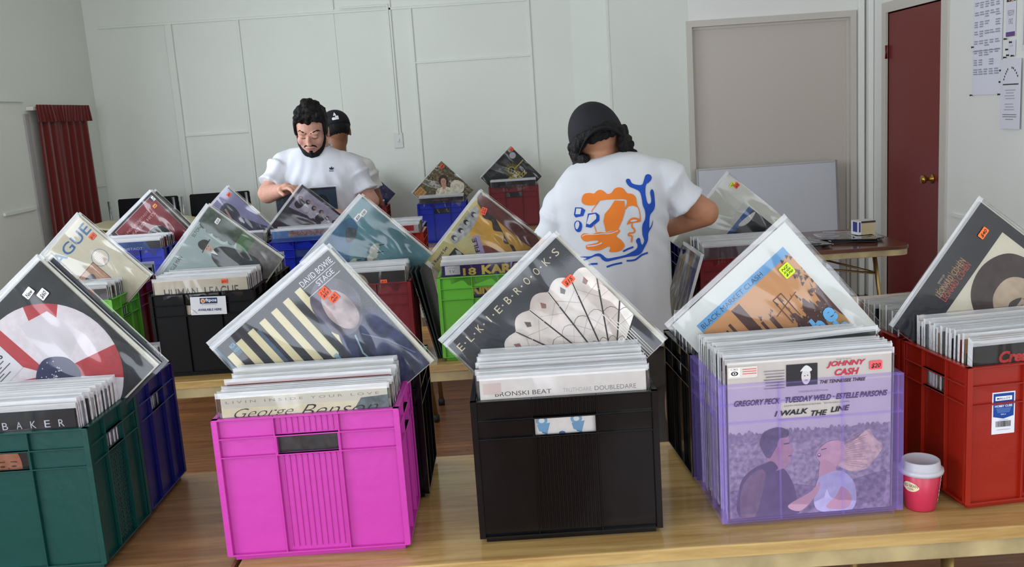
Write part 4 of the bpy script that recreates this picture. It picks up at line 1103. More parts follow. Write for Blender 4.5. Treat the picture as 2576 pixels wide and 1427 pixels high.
# ================================================================== FRONT COVERS IN THE CRATES
def front(key, depth, art, bg, label, dx=0.0, dz=0.0, lean=.02, stickers=(), roll=0.0, sleeve=True):
    c = CR[key]; z = c.location.z + .0145
    M = tr(c.location.x, c.location.y, 0) @ rz(c.rotation_euler[2]) @ tr(dx, depth, z + dz) @ rx(lean) @ ry(roll)
    return record('', M, art, bg, label=label, stickers=stickers, sleeve=sleeve)
ORANGE = (240, 90, 52)
front('dgreen', .0195, art_baker, (38, 38, 44), 'black record with spaced white letters at the front of the dark green crate', dx=-.004)
front('pink', .0195, art_benson, (226, 216, 190), 'cream record with black handwriting at the front of the pink crate')
front('black', .0195, art_white_dare, (222, 216, 212), 'white record with thin grey capitals at the front of the glossy black crate')
front('purple', .0185, art_film, (222, 214, 208), 'film soundtrack record with two figures in a field inside the purple crate', stickers=[(.90, .925, .024, .017, (240, 90, 96), ['$20'])])
front('red', .0195, art_best, (38, 36, 38), 'black record with red lettering at the front of the brick red crate')
front('black_m', .018, art_human, (206, 196, 178), 'cream record with tall grey capitals above the payment sign', dz=.006, stickers=[(.76, .955, .021, .014, ORANGE, ['$15'])])
front('lime', .018, art_karat, (56, 34, 92), 'purple record with yellow block letters in the lime green crate')
front('maroon', .018, art_frank, (54, 46, 44), 'dark record with a pale head at the front of the middle dark red crate', stickers=[(.78, .885, .022, .012, ORANGE, ['$15'])])
front('lime_l', .018, art_orange, (150, 84, 44), 'orange brown record at the front of the left lime green crate')
front('maroon_r', .018, art_plain((92, 76, 82)), (92, 76, 82), 'mauve brown record at the front of the right dark red crate')
front('blue_l', .018, art_bluefront, (44, 84, 156), 'blue record at the front of the crate below the red diamond record')
front('blue_m', .018, art_seaside, (120, 160, 216), 'pale blue record at the front of the crate before the bearded person', dz=.012)
front('red_s', .018, art_redwhite, (214, 204, 204), 'red and white record at the front of the bright red third row crate')
front('blue_f', .018, art_strip, (70, 62, 64), 'dark record with an orange word in the blue crate by the back wall')
front('maroon_f', .018, art_plain((44, 44, 52), (36, 36, 42), 'SELECTED RECORDINGS', (120, 120, 130)), (44, 44, 52), 'black framed record at the front of the far dark red crate')

def F(key, y0, y1, n, label, group, seed, **k):
    c = CR[key]; fill(c.location.x, c.location.y, c.rotation_euler[2], y0, y1, n, label, group, z=c.location.z + .0145, seed=seed, **k)
F('dgreen', .028, .182, 21, 'sleeved record packed upright behind the black one in the dark green crate', 'records packed in the dark green crate', 1)
F('pink', .028, .184, 22, 'sleeved record packed upright behind the cream one in the pink crate', 'records packed in the pink crate', 2, lean=.04, jit=.006)
F('black', .028, .186, 22, 'sleeved record packed upright behind the white one in the glossy black crate', 'records packed in the glossy black crate', 3)
F('purple', .0262, .21, 24, 'sleeved record packed upright behind the soundtrack in the purple crate', 'records packed in the purple crate', 4, dark=.15)
F('red', .028, .20, 23, 'sleeved record packed upright behind the red-lettered one in the brick red crate', 'records packed in the brick red crate', 5)
F('navy', .12, .215, 6, 'sleeved record packed upright in the navy crate behind the dark green crate', 'records packed in the navy front row crate', 6)
F('red_b', .03, .21, 8, 'sleeved record packed upright in the rear red crate behind the brick red one', 'records packed in the rear red crate', 7)
F('black_c', .05, .19, 8, 'sleeved record packed upright in the black crate behind the purple crate', 'records packed in the black crate behind the purple one', 8)
F('black_m', .026, .20, 16, 'sleeved record packed upright behind the cream one above the payment sign', 'records packed above the payment sign', 9)
F('black_n', .10, .21, 5, 'sleeved record packed upright in the black crate behind the payment sign crate', 'records packed in the rear black crate', 10)
F('lime', .026, .16, 9, 'sleeved record packed upright in the lime green crate by the leaning records', 'records packed in the lime green crate', 11)
F('maroon', .026, .16, 9, 'sleeved record packed upright in the middle dark red crate', 'records packed in the middle dark red crate', 12)
F('lime_l', .026, .135, 8, 'sleeved record packed upright in the left lime green crate', 'records packed in the left lime green crate', 13)
F('maroon_l', .03, .215, 7, 'sleeved record packed upright in the dark red crate behind the left lime green one', 'records packed behind the left lime green crate', 14)
F('maroon_r', .026, .21, 12, 'sleeved record packed upright in the right dark red crate', 'records packed in the right dark red crate', 15)
F('blue_l', .026, .20, 8, 'sleeved record packed upright in the blue crate below the red diamond record', 'records packed below the red diamond record', 16)
F('blue_m', .026, .14, 5, 'sleeved record packed upright in the blue crate before the bearded person', 'records packed before the bearded person', 17)
F('red_s', .026, .20, 6, 'sleeved record packed upright in the bright red third row crate', 'records packed in the bright red crate', 18)
F('black_l', .02, .14, 3, 'sleeved record packed upright in the black crate under the lavender diamond', 'records packed under the lavender diamond', 19)
F('blue_f', .026, .12, 3, 'sleeved record packed upright in the blue crate by the back wall', 'records packed in the far blue crate', 20)
F('maroon_f', .026, .12, 3, 'sleeved record packed upright in the far dark red crate', 'records packed in the far dark red crate', 21)
F('maroon_g', .05, .15, 2, 'sleeved record packed upright in the dark red crate half hidden by the bearded person', 'records packed in the half hidden crate', 22)
# a dark cover slipping up at an angle among the records of the purple crate, and the red topped one
c = CR['purple']
record('', tr(c.location.x, c.location.y, 0) @ rz(.032) @ tr(.02, .098, TT + .030) @ ry(-.045), art_plain((40, 40, 44), (40, 40, 44), 'C', (200, 200, 200)), (40, 40, 44), label='black record tilting up among the others in the purple crate', t=.0024)
c = CR['maroon_r']
record('', tr(c.location.x + .03, c.location.y + .2175, TT + .0145) @ rx(-.01), art_plain((150, 52, 46)), (150, 52, 46), label='red record at the back of the right dark red crate', t=.0024)

# ================================================================== DIAMOND RECORDS
def dia(key, ax, az, y, phi, art, bg, label, yaw=0.0, lean=.03, stickers=(), size=.324, extra=0, elabel=None, egroup=None, t=.004):
    record('', diamond_M(ax, az, y, phi, yaw, lean), art, bg, t, label=label, stickers=stickers, size=size)
    for i in range(extra):
        record('', diamond_M(ax + .006 * (i + 1) * (1 if i % 2 == 0 else -.6), az + .002, y + .0075 * (i + 1), phi + (.8, -1.0, .5)[i], yaw, lean), None, STOCK_COLS[(i * 3 + 9) % 14], .0036, label=elabel, group=egroup)
dia('stripes', -.371, .572, 1.925, 37.0, art_stripes, (40, 42, 54), 'dark record with cream stripes stood on its corner in the pink crate', extra=2, elabel='record stood on its corner directly behind the one with cream stripes', egroup='records behind the striped diamond',
    stickers=[(.80, .80, .022, .020, ORANGE, ['2 LP', '$55'], .10), (.825, .735, .021, .017, ORANGE, ['AS', 'NEW'], .10)])
dia('fan', .093, .566, 1.928, 41.7, art_fan, (40, 44, 54), 'dark record with a pale fan stood on its corner in the glossy black crate', extra=2, elabel='record stood on its corner directly behind the one with the fan', egroup='records behind the fan diamond',
    stickers=[(.86, .735, .026, .016, ORANGE, ['$15'], .0)])
dia('city', .572, .560, 1.962, 39.4, art_city, (226, 228, 224), 'white bordered orange record stood on its corner in the purple crate', yaw=.032, size=.336,
    stickers=[(.80, .75, .025, .028, (214, 250, 40), ['NZ', 'AS NEW', '$70'], .0)])
dia('disc', -.958, .588, 1.930, 40.7, art_disc, (34, 36, 42), 'red and white picture disc record stood on its corner in the dark green crate', extra=3, elabel='record stood on its corner directly behind the picture disc', egroup='records behind the picture disc',
    stickers=[(.80, .90, .023, .016, (232, 232, 232), ['New'], .1), (.86, .83, .021, .018, (232, 232, 232), ['$60'], .1)])
dia('window', .988, .573, 1.985, 51.0, art_window_portrait, (42, 43, 50), 'black record with a framed portrait stood on its corner in the brick red crate', yaw=.111, extra=1, elabel='record stood on its corner directly behind the framed portrait', egroup='records behind the framed portrait', lean=.06,
    stickers=[(.845, .855, .024, .015, (250, 120, 50), ['$40'], .0)])
dia('hat', -1.055, .560, 3.385, 49.5, art_hat, (158, 172, 170), 'grey green record with a figure in a black hat above the payment sign', extra=2, elabel='record stood on its corner directly behind the figure in a hat', egroup='records behind the hat diamond',
    stickers=[(.93, .82, .022, .014, (222, 222, 222), ['$25'], .0)])
dia('teal', -.503, .562, 3.33, 45.3, art_teal, (84, 126, 134), 'teal record with small pale figures above the middle dark red crate', extra=2, elabel='record stood on its corner directly behind the teal one', egroup='records behind the teal diamond',
    stickers=[(.80, .885, .026, .016, (222, 222, 222), ['$25'], .0), (.88, .87, .026, .016, (222, 222, 222), ['AS NEW'], .0)])
dia('file', -.090, .550, 3.34, 48.0, art_file, (196, 184, 128), 'yellow and brown record with small photos above the lime green crate', extra=1, elabel='record stood on its corner directly behind the yellow and brown one', egroup='records behind the yellow diamond',
    stickers=[(.86, .84, .026, .02, ORANGE, ['2 LP', '$30'], .3)])
dia('league', -1.478, .565, 3.30, 43.7, art_league, (206, 198, 176), 'cream record with blue capitals above the left lime green crate', extra=2, elabel='record stood on its corner directly behind the cream one with blue capitals', egroup='records behind the cream diamond', size=.32,
    stickers=[(.93, .74, .024, .018, ORANGE, ['$15'], .0)])
dia('redcircle', -1.765, .542, 4.78, 40.5, art_redcircle, (150, 44, 60), 'red record with a round portrait in the third row left', extra=3, elabel='record stood on its corner directly behind the red one', egroup='records behind the red diamond',
    stickers=[(.955, .90, .014, .024, (222, 222, 226), ['LP'], .0), (.885, .80, .020, .016, (250, 150, 60), ['$8'], .0)])
dia('lavender', -1.330, .550, 4.60, 43.0, art_lavender, (150, 146, 186), 'lavender record with a figure in jeans in the third row', extra=1, elabel='record stood on its corner directly behind the lavender one', egroup='records behind the lavender diamond',
    stickers=[(.93, .91, .020, .018, ORANGE, ['$8'], .0)])
dia('group', -.975, .541, 4.60, 48.0, art_group, (40, 26, 46), 'dark purple record with a row of people under the hand of the bearded person')
dia('floral', -.454, .495, 6.975, 43.8, art_floral, (128, 116, 88), 'brown floral record stood on its corner in the blue crate by the back wall', stickers=[(.92, .90, .03, .028, ORANGE, ['$8'], .0)], lean=.0)
dia('sun', .055, .568, 6.95, 42.6, art_sun, (38, 42, 44), 'dark record with a golden sun stood on its corner by the back wall', stickers=[(.965, .93, .03, .026, ORANGE, ['$15'], .0)], lean=.0)
dia('navy', -1.030, .500, 6.99, 45.0, art_navy, (36, 26, 84), 'dark violet record stood on its corner beside the bearded person', lean=.0)
dia('bw', .807, .548, 3.47, 48.5, art_blackwhite, (214, 214, 204), 'white record with a black and blue picture in front of the whiteboard', lean=.04,
    stickers=[(.93, .875, .022, .012, (226, 236, 60), ['NZ'], .0), (.955, .83, .020, .018, ORANGE, ['$20'], .0)])
dia('rear', .640, .470, 2.20, 40.0, art_plain((44, 46, 54)), (44, 46, 54), 'dark record stood on its corner behind the orange one with the white border', yaw=.05, size=.34)
# the upright blue grey record held before the bearded person
record('', tr(-1.040, 4.985, TT + .180) @ rz(.03), lambda A: (A.rect(0, 0, 1, 1, (58, 80, 104), mottle=.1), A.rect(0, 0, .34, 1, (84, 104, 124)), A.portrait(.74, .66, .40, (96, 116, 140), (28, 36, 52), (150, 166, 190)), A.rect(.34, .955, 1, 1, (26, 34, 52))), (58, 80, 104), label='blue grey record with a portrait held upright by the bearded person')
# records leaning between the crates of the middle row
for i, (cx, ang, c, lab) in enumerate([(-.270, -.225, (40, 44, 46), 'record leaning on the middle dark red crate, printed spine towards the front'), (-.262, -.200, (26, 50, 34), 'dark green record leaning next to the one with the printed spine'), (-.2545, -.165, (30, 30, 44), 'dark record leaning nearest to the lime green crate')]):
    M = tr(cx, 3.345, TT + .002) @ ry(ang) @ rz(PI / 2)
    mb = cover_mb(c, .005)
    if i == 0:
        A = Art(mb, lambda u, v, o: (-LP / 2 - o, (u - .5) * .005, v * LP), .0003)
        A2 = Art(mb, lambda u, v, o: (-LP / 2 - o, -.0025 + .005 * v, LP * (.95 - u * .9)), .0003)
        A2.text('WILSON FREE', .15, .15, .42, .6, (196, 196, 186)); A2.text('CHANCE', .60, .15, .22, .6, (190, 70, 60))
    o = mb.build('record_cover', M=M)
    tag(o, lab, 'record')
M = tr(.545, 3.30, TT + .002) @ ry(.30) @ rz(-PI / 2)
record('', M, art_plain((96, 92, 88), (140, 136, 130)), (96, 92, 88), .008, label='grey record leaning on the left side of the right dark red crate')
record('', tr(.54, 3.62, TT + .0) @ rz(.0) @ ry(-.02) @ tr(.0, 0, 0) @ rz(-1.35), lambda A: (A.rect(0, 0, 1, 1, (214, 216, 210)), A.rect(.3, 0, .42, .8, (10, 90, 60))), (214, 216, 210), .006, label='white record with a green stripe beside the person in the printed shirt')

# ================================================================== COFFEE CUP
r = empty('coffee_cup', (.778, 1.772, TT), .0)
M_CUP = mat((190, 44, 74), .35, .5); M_LID = mat((186, 184, 192), .3, .5)
mb = MB(); mb.lathe([(.001, .002), (.0265, .002), (.0275, 0), (.0285, .002), (.0385, .078), (.0375, .079), (.001, .079)], M_CUP, 48)
def cupmap(u, v, o):
    z = .004 + v * .072; rr = .0287 + (.0385 - .0287) * (z / .078) + o + .0003; a = -PI / 2 + (u - .5) * 2.6
    return (rr * math.cos(a), rr * math.sin(a), z)
A = Art(mb, cupmap, .00006)
A.blob([(-.04, .66), (.06, .55), (.22, .56), (.31, .66), (.22, .77), (.06, .80)], mat((230, 214, 176), .4), n=8)
A.clip = (-1, 0, 2, 1)
A.blob([(-.06, .66), (.06, .54), (.22, .55), (.32, .66), (.22, .78), (.06, .81)], mat((230, 214, 176), .4), n=8)
A.text('RED BEAN', -.04, .66, .33, .085, (60, 30, 30)); A.text('CAFE', .07, .58, .13, .05, (60, 30, 30))
for i, (v, w) in enumerate([(.92, .05), (.86, .08), (.80, .06), (.74, .09), (.68, .06), (.62, .10), (.56, .08), (.50, .05), (.44, .09), (.38, .06), (.32, .08), (.24, .02), (.18, .02)]):
    A.rect(.83 - (.02 if i % 2 else 0), v, .84 + w, v + .045, (232, 226, 226))
mb.build('cup_body', r)
mb = MB(); mb.lathe([(.0375, .074), (.0415, .075), (.0425, .079), (.0420, .083), (.0385, .085), (.0370, .086), (.0352, .099), (.0335, .1005), (.0315, .0995), (.030, .097), (.001, .0965)], M_LID, 56); mb.build('lid', r)
tag(r, 'red takeaway coffee cup with a grey white lid between the purple and brick red crates', 'cup')

# ================================================================== STACKED CHAIRS AT THE LEFT BACK
M_CREAM = mat((214, 204, 164), .4, .4); M_OLIVE = mat((120, 104, 62), .6)
M_SEATB = mat((15, 15, 18), .85, .2, bump=.1, bscale=200)
def chair(x, y, z, label):
    r = empty('stacking_chair', (x, y, z), 0)
    # black padded back: tall slightly raked panel
    mb = MB(); L = tr(0, .10, 0) @ rx(-.10)
    mb.box(-.208, .208, -.012, .012, .52, .665, M_SEATB, L); o = mb.build('backrest', r, bevel=.008)
    mb = MB()
    for sx in (-1, 1):
        mb.tube([(sx * .222, .02, 0.01), (sx * .222, .055, .46), (sx * .222, .045, .52), (sx * .218, .032, .66)], .009, M_ALU, 10)
    mb.tube([(-.222, .055, .46), (.222, .055, .46)], .008, M_ALU, 8)
    mb.build('back_frame', r)
    # curved ply seat seen edge on
    mb = MB(); vs, fs = [], []; N = 16
    for t_ in (0, -.012):
        for k in range(2):
            yy = (-.30, .06)[k]
            for i in range(N + 1):
                u = -1 + 2 * i / N; vs.append((u * .235, yy, .50 + .035 * u * u + t_))
    W_ = N + 1
    for i in range(N):
        fs += [(i, i + 1, W_ + i + 1, W_ + i), (2 * W_ + i, 3 * W_ + i, 3 * W_ + i + 1, 2 * W_ + i + 1), (i, 2 * W_ + i, 2 * W_ + i + 1, i + 1), (W_ + i, W_ + i + 1, 3 * W_ + i + 1, 3 * W_ + i)]
    fs += [(0, W_, 3 * W_, 2 * W_), (N, 2 * W_ + N, 3 * W_ + N, W_ + N)]
    mb.mesh(vs, fs, M_CREAM, False); mb.build('seat', r)
    for sx in (-1, 1):
        mb = MB(); mb.tube([(sx * .215, -.26, .485), (sx * .215, -.30, 0.01)], .009, M_ALU, 10); mb.build('leg', r)
        mb = MB(); mb.tube([(sx * .215, -.26, .49), (sx * .215, .05, .49)], .008, M_ALU, 8); mb.build('seat_rail', r)
    tag(r, label, 'chair', 'stacked chairs with black backs')
    return r
def copy_tree(o, parent=None):
    c = o.copy(); COL.objects.link(c)
    if parent: c.parent = parent
    for ch in list(o.children): copy_tree(ch, c)
    return c
proto = chair(-2.475, 6.52, 0, 'chair with a black padded back in the left stack beside the curtain')
NCH = 14
for k in range(1, NCH):
    c = copy_tree(proto); c.location = (-2.475, 6.52 - .004 * k, .034 * k)
for k in range(NCH):
    c = copy_tree(proto); c.location = (-1.985, 6.54 - .004 * k, .034 * k); c['label'] = 'chair with a black padded back in the right stack behind the lavender diamond'

# ================================================================== PEOPLE
def bake(mb, voxel, iters, name, parent, material, fn=None, origin=(0, 0, 0), factor=.5):
    """union of overlapping closed shapes turned into one smooth continuous skin"""
    me = bpy.data.meshes.new('tmp'); me.from_pydata(mb.v, [], mb.f); me.update()
    o = bpy.data.objects.new('tmp', me); COL.objects.link(o)
    m1 = o.modifiers.new('r', 'REMESH'); m1.mode = 'VOXEL'; m1.voxel_size = voxel; m1.use_smooth_shade = True
    if iters:
        m2 = o.modifiers.new('s', 'SMOOTH'); m2.factor = factor; m2.iterations = iters
    dg = bpy.context.evaluated_depsgraph_get(); dg.update()
    me2 = bpy.data.meshes.new_from_object(o.evaluated_get(dg), depsgraph=dg)
    bpy.data.objects.remove(o); bpy.data.meshes.remove(me)
    if fn:
        nrm = [v.normal.copy() for v in me2.vertices]
        for v, n_ in zip(me2.vertices, nrm):
            v.co = fn(v.co, n_)
    O = Vector(origin)
    bv = BVHTree.FromPolygons([v.co.copy() for v in me2.vertices], [tuple(p.vertices) for p in me2.polygons])
    me2.transform(Matrix.Translation(-O))
    me2.materials.clear(); me2.materials.append(material)
    for p in me2.polygons: p.use_smooth = True
    me2.update(); me2.name = name
    ob = bpy.data.objects.new(name, me2); COL.objects.link(ob)
    if parent: ob.parent = parent
    else: ob.location = O
    return ob, bv
def cull(ob, keep):
    """remove the faces of a mesh whose centre fails keep(co)"""
    bm = bmesh.new(); bm.from_mesh(ob.data)
    bmesh.ops.delete(bm, geom=[f for f in bm.faces if not keep(f.calc_center_median())], context='FACES')
    bm.to_mesh(ob.data); bm.free()
def folds(amp, k, seed=0, zscale=.35):
    def f(co, n_):
        p = Vector((co.x * k + seed, co.y * k, co.z * k * zscale))
        w = noise.noise(p) + .5 * noise.noise(p * 2.3 + Vector((3, 1, 2)))
        return co + n_ * (w * amp)
    return f
def ring(cx, cy, cz, hw, hd, tilt=0.0, n=40, p=2.4, pitch=0.0):
    pts = []
    for k in range(n):
        t = 2 * PI * k / n; c, s = math.cos(t), math.sin(t)
        x = hw * math.copysign(abs(c) ** (2 / p), c); y = hd * math.copysign(abs(s) ** (2 / p), s)
        pts.append((cx + x, cy + y, cz + x * math.tan(tilt) + y * math.tan(pitch)))
    return pts
def hand(mb, wrist, fwd, palm, thumb_side, s=1.0, curl=.5, spread=.012):
    """palm, four unequal bent fingers and a thumb; fwd along the hand, palm = direction the palm faces"""
    w = Vector(wrist); f = Vector(fwd).normalized(); pn = Vector(palm); pn = (pn - f * pn.dot(f)).normalized()
    side = f.cross(pn).normalized() * thumb_side
    m = None
    R = Matrix((side, pn, f)).transposed()
    mb.ellipsoid(w + f * .045 * s, (.040 * s, .015 * s, .055 * s), m, R, 18, 12)
    mb.capsule(w - f * .01, w + f * .03 * s, .024 * s, .030 * s, m)
    for i, (off, L) in enumerate(((.028, .070), (.010, .080), (-.008, .075), (-.026, .060))):
        a = w + f * .085 * s + side * off * s; d = f.copy()
        q = a; base = (f + side * (off * spread * 20)).normalized()
        ang = 0
        for j, fr in enumerate((.45, .32, .23)):
            ang += curl * (.75, .9, .6)[j] * (1 + .08 * i)
            dd = (base * math.cos(ang) + pn * math.sin(ang)).normalized()
            q2 = q + dd * L * fr * s
            mb.capsule(q, q2, (.0098, .0088, .0080)[j] * s, (.0088, .0080, .0068)[j] * s, m); q = q2
    t0 = w + f * .025 * s + side * .030 * s; t1 = t0 + (f * .7 + side * .6 + pn * .3).normalized() * .040 * s
    t2 = t1 + (f * .9 + side * .05 + pn * .55).normalized() * .032 * s
    mb.capsule(t0, t1, .014 * s, .011 * s, m); mb.capsule(t1, t2, .011 * s, .0085 * s, m)

def skin_mat(rgb): 
    m = mat(rgb, .5, .35, mottle=.06, mscale=30, bump=.05, bscale=300); return m
M_TEE = mat((206, 208, 214), .85, .2, bump=.25, bscale=12, sheen=.2)
M_TEE_B = mat((212, 214, 222), .85, .2, bump=.22, bscale=14, sheen=.2)
M_HAIR = mat((15, 12, 12), .6, .22, bump=.5, bscale=170)
M_CAP = mat((30, 30, 35), .8, .25, bump=.12, bscale=260)
M_PANTS = mat((66, 62, 60), .85, .2, bump=.2, bscale=30)
M_JEANS = mat((38, 42, 56), .85, .2, bump=.2, bscale=30)
M_SHOE = mat((220, 220, 220), .5)
def print_on(bv, mb, pts, k, x0, z0, y_from, sgn, material, off, roll=-.0667, grid=.010):
    """a printed shape laid on the cloth: pts in print units, cast along y"""
    W = [(x0 + k * (X * math.cos(roll) + Y * math.sin(roll)), z0 + k * (X * math.sin(roll) - Y * math.cos(roll))) for X, Y in pts]
    W2 = []
    for a, b in zip(W, W[1:] + W[:1]):
        L = math.dist(a, b); n_ = max(1, int(L / .004))
        W2 += [(a[0] + (b[0] - a[0]) * i / n_, a[1] + (b[1] - a[1]) * i / n_) for i in range(n_)]
    N = len(W2); xs = [p[0] for p in W2]; zs = [p[1] for p in W2]
    inner = []
    x = min(xs)
    while x < max(xs):
        z = min(zs)
        while z < max(zs): inner.append((x, z)); z += grid
        x += grid
    r_ = delaunay_2d_cdt([Vector(p) for p in W2 + inner], [], [list(range(N))], 1, 1e-6)
    vs = []
    for v in r_[0]:
        h = bv.ray_cast(Vector((v.x, y_from, v.y)), Vector((0, sgn, 0)))
        yy = h[0].y if h[0] else y_from
        vs.append((v.x, yy - sgn * off, v.y))
    fs = [tuple(f) for f in r_[2] if max(vs[i][1] for i in f) - min(vs[i][1] for i in f) < .03]
    mb.mesh(vs, fs, material, True)
def thick(pts, w, closed=False):
    """outline of a stroke of width w along pts"""
    L, R_ = [], []
    n_ = len(pts)
    for i in range(n_):
        a = Vector(pts[max(0, i - 1)]); b = Vector(pts[min(n_ - 1, i + 1)]); d = (b - a).normalized(); q = Vector((-d.y, d.x)) * w / 2
        L.append(tuple(Vector(pts[i]) + q)); R_.append(tuple(Vector(pts[i]) - q))
    return L + R_[::-1]

def cap_parts(parent, c, R, O, visor_dir, logo=False, rx_=.088, ry_=.105, rz_=.092, zc=.025):
    """baseball cap in the head frame R; visor_dir +1 to the face side, -1 to the back"""
    mb = MB(); rings = []
    n, h = 40, 12
    for j in range(h + 1):
        t = PI / 2 * j / h
        rings.append([tuple(c + R @ Vector((rx_ * math.cos(t) * math.cos(2 * PI * k / n), ry_ * math.cos(t) * math.sin(2 * PI * k / n) - .004, zc + rz_ * math.sin(t) ** .9 if t > 0 else zc - .012))) for k in range(n)])
    rings[-1] = [tuple(c + R @ Vector((.004 * math.cos(2 * PI * k / n), .004 * math.sin(2 * PI * k / n), zc + rz_))) for k in range(n)]
    mb.loft(rings, M_CAP)
    mb.v = [tuple(Vector(v) - Vector(O)) for v in mb.v]
    mb.build('cap_crown', parent)
    mb = MB(); vs, fs = [], []; N, K = 24, 6
    for side in (0, 1):
        for j in range(K + 1):
            for i in range(N + 1):
                u = -1 + 2 * i / N; a = u * 1.12
                r0 = 1.0; ext = .072 * (1 - abs(u) ** 2.6) * j / K
                x = rx_ * r0 * math.sin(a); y = visor_dir * (ry_ * math.cos(a) + ext)
                z = zc - .008 - .55 * (x * x) / .09 - .10 * ext / .07 * .12 - side * .003
                vs.append(c + R @ Vector((x, y, z)))
    W_ = (K + 1) * (N + 1)
    for j in range(K):
        for i in range(N):
            a = j * (N + 1) + i; fs.append((a, a + 1, a + N + 2, a + N + 1)); fs.append((W_ + a, W_ + a + N + 1, W_ + a + N + 2, W_ + a + 1))
    for i in range(N):
        a = K * (N + 1) + i; fs.append((a, a + 1, W_ + a + 1, W_ + a))
    mb.mesh([tuple(p) for p in vs], fs, M_CAP, True)
    mb.v = [tuple(Vector(v) - Vector(O)) for v in mb.v]
    mb.build('cap_visor', parent)
    mb = MB(); mb.ellipsoid(c + R @ Vector((0, 0, zc + rz_ + .002)), (.007, .007, .004), M_CAP)
    mb.v = [tuple(Vector(v) - Vector(O)) for v in mb.v]; mb.build('cap_button', parent)

def head(mb, c, R, s=1.0):
    """skull, face, jaw, nose, brow, lips and ears; local y is where the face looks"""
    def E(p, r, rot=None):
        mb.ellipsoid(c + R @ (Vector(p) * s), tuple(x * s for x in r), None, R if rot is None else R @ rot, 24, 16)
    E((0, -.010, .018), (.077, .096, .100))
    E((0, .022, -.030), (.066, .072, .092))
    E((0, .048, -.088), (.040, .036, .030))
    E((0, .022, -.070), (.058, .056, .040))
    E((0, .093, -.020), (.011, .018, .028), Matrix.Rotation(-.35, 3, 'X')); E((0, .101, -.036), (.015, .013, .011))
    E((-.030, .083, .016), (.022, .012, .009)); E((.030, .083, .016), (.022, .012, .009))
    E((-.030, .080, -.003), (.016, .012, .010)); E((.030, .080, -.003), (.016, .012, .010))
    E((0, .087, -.058), (.023, .010, .006)); E((0, .086, -.069), (.020, .010, .007))
    E((-.040, .066, -.030), (.024, .020, .026)); E((.040, .066, -.030), (.024, .020, .026))
    for sx in (-1, 1):
        E((sx * .079, -.004, -.012), (.008, .019, .030)); E((sx * .080, -.002, -.036), (.007, .010, .012))
def rel(mb, O): mb.v = [tuple(Vector(v) - Vector(O)) for v in mb.v]
V = lambda x, y, z: Vector((x, y, TT + z))

# ---------------------------------------------------------------- person seen from behind (printed shirt)
OA = (.33, 2.96, 0)
cA = V(.295, 3.018, .722)
RA = (Matrix.Rotation(math.radians(-16), 3, 'Y') @ Matrix.Rotation(math.radians(-20), 3, 'X'))
mb = MB()
head(mb, cA, RA, .93)
mb.capsule(V(.305, 2.975, .60), V(.297, 3.01, .70), .058, .054, None)
mb.capsule(V(.33, 2.96, .10), V(.32, 2.96, .46), .085, .090, None)
mb.capsule(V(.22, 2.965, .54), V(.43, 2.965, .585), .045, .045, None)
mb.capsule(V(.455, 2.965, .585), V(.622, 2.985, .468), .045, .042, None)          # right upper arm
mb.capsule(V(.622, 2.985, .465), V(.50, 3.09, .405), .041, .028, None)
hand(mb, V(.49, 3.095, .40), (-.35, .85, -.35), (0, -.4, -1), -1, .95, .5)
mb.capsule(V(.180, 2.965, .53), V(.115, 2.97, .36), .042, .038, None)
mb.capsule(V(.115, 2.97, .36), V(.21, 3.065, .365), .038, .027, None)
hand(mb, V(.215, 3.07, .37), (.25, .9, .05), (0, -.2, -1), 1, .95, .4)
for sx, X in ((-1, .245), (1, .40)):
    mb.capsule(V(X, 2.96, .03), V(X, 2.95, -.26), .070, .050, None)
    mb.capsule(V(X, 2.95, -.26), V(X - .005, 2.965, -.64), .048, .034, None)
pa, _ = bake(mb, .0055, 3, 'person', None, skin_mat((176, 124, 94)), origin=OA)
tag(pa, 'person in a backwards black cap and white shirt with an orange and blue print', 'person')
mb = MB()
T = math.radians(11)
mb.loft([ring(.335, 2.955, TT + .072, .166, .118), ring(.333, 2.955, TT + .16, .163, .115), ring(.332, 2.955, TT + .28, .163, .114), ring(.328, 2.958, TT + .40, .168, .117, T * .3),
         ring(.322, 2.96, TT + .50, .176, .117, T * .6), ring(.318, 2.962, TT + .575, .180, .105, T), ring(.316, 2.968, TT + .622, .160, .088, T), ring(.308, 2.975, TT + .652, .115, .074, T), ring(.304, 2.985, TT + .668, .066, .062, T * .8)], None)
mb.capsule(V(.42, 2.965, .595), V(.49, 2.968, .578), .070, .070, None); mb.tube([V(.46, 2.965, .598), V(.50, 2.968, .572), V(.562, 2.975, .500)], [.060, .074, .070], None, 24)
mb.capsule(V(.22, 2.965, .545), V(.175, 2.965, .52), .066, .064, None); mb.tube([V(.19, 2.965, .54), V(.155, 2.965, .48), V(.128, 2.97, .422)], [.05, .064, .060], None, 24)
def foldA(co, n_):
    p = Vector((co.x * 9, co.y * 5, co.z * 3.2)); w = noise.noise(p) * .009 + noise.noise(p * 2.4) * .004
    low = max(0, 1 - (co.z - TT - .05) / .35)
    d = math.sin((co.x - .33) * 46 + (co.z - TT) * 13) * .010 * low
    arm = max(0, 1 - (Vector((.46, 2.9, TT + .45)) - co).length / .14)
    d += math.sin((co.x + co.z) * 95) * .006 * arm
    return co + n_ * (w + d)
sh, bvA = bake(mb, .007, 4, 'shirt', pa, M_TEE, foldA, OA)
ORG = mat((226, 124, 48), .8, .2); BLU = mat((38, 78, 172), .8, .2)
mbp = MB()
K_, X0, Z0, YF = 2.496e-4, .155, TT + .650, 2.5
def pr(pts, m_, off, smooth=True, n_=5):
    pts = spline(pts, n_) if smooth else pts
    print_on(bvA, mbp, pts, K_, X0, Z0, YF, 1, m_, off)
WHT = M_TEE
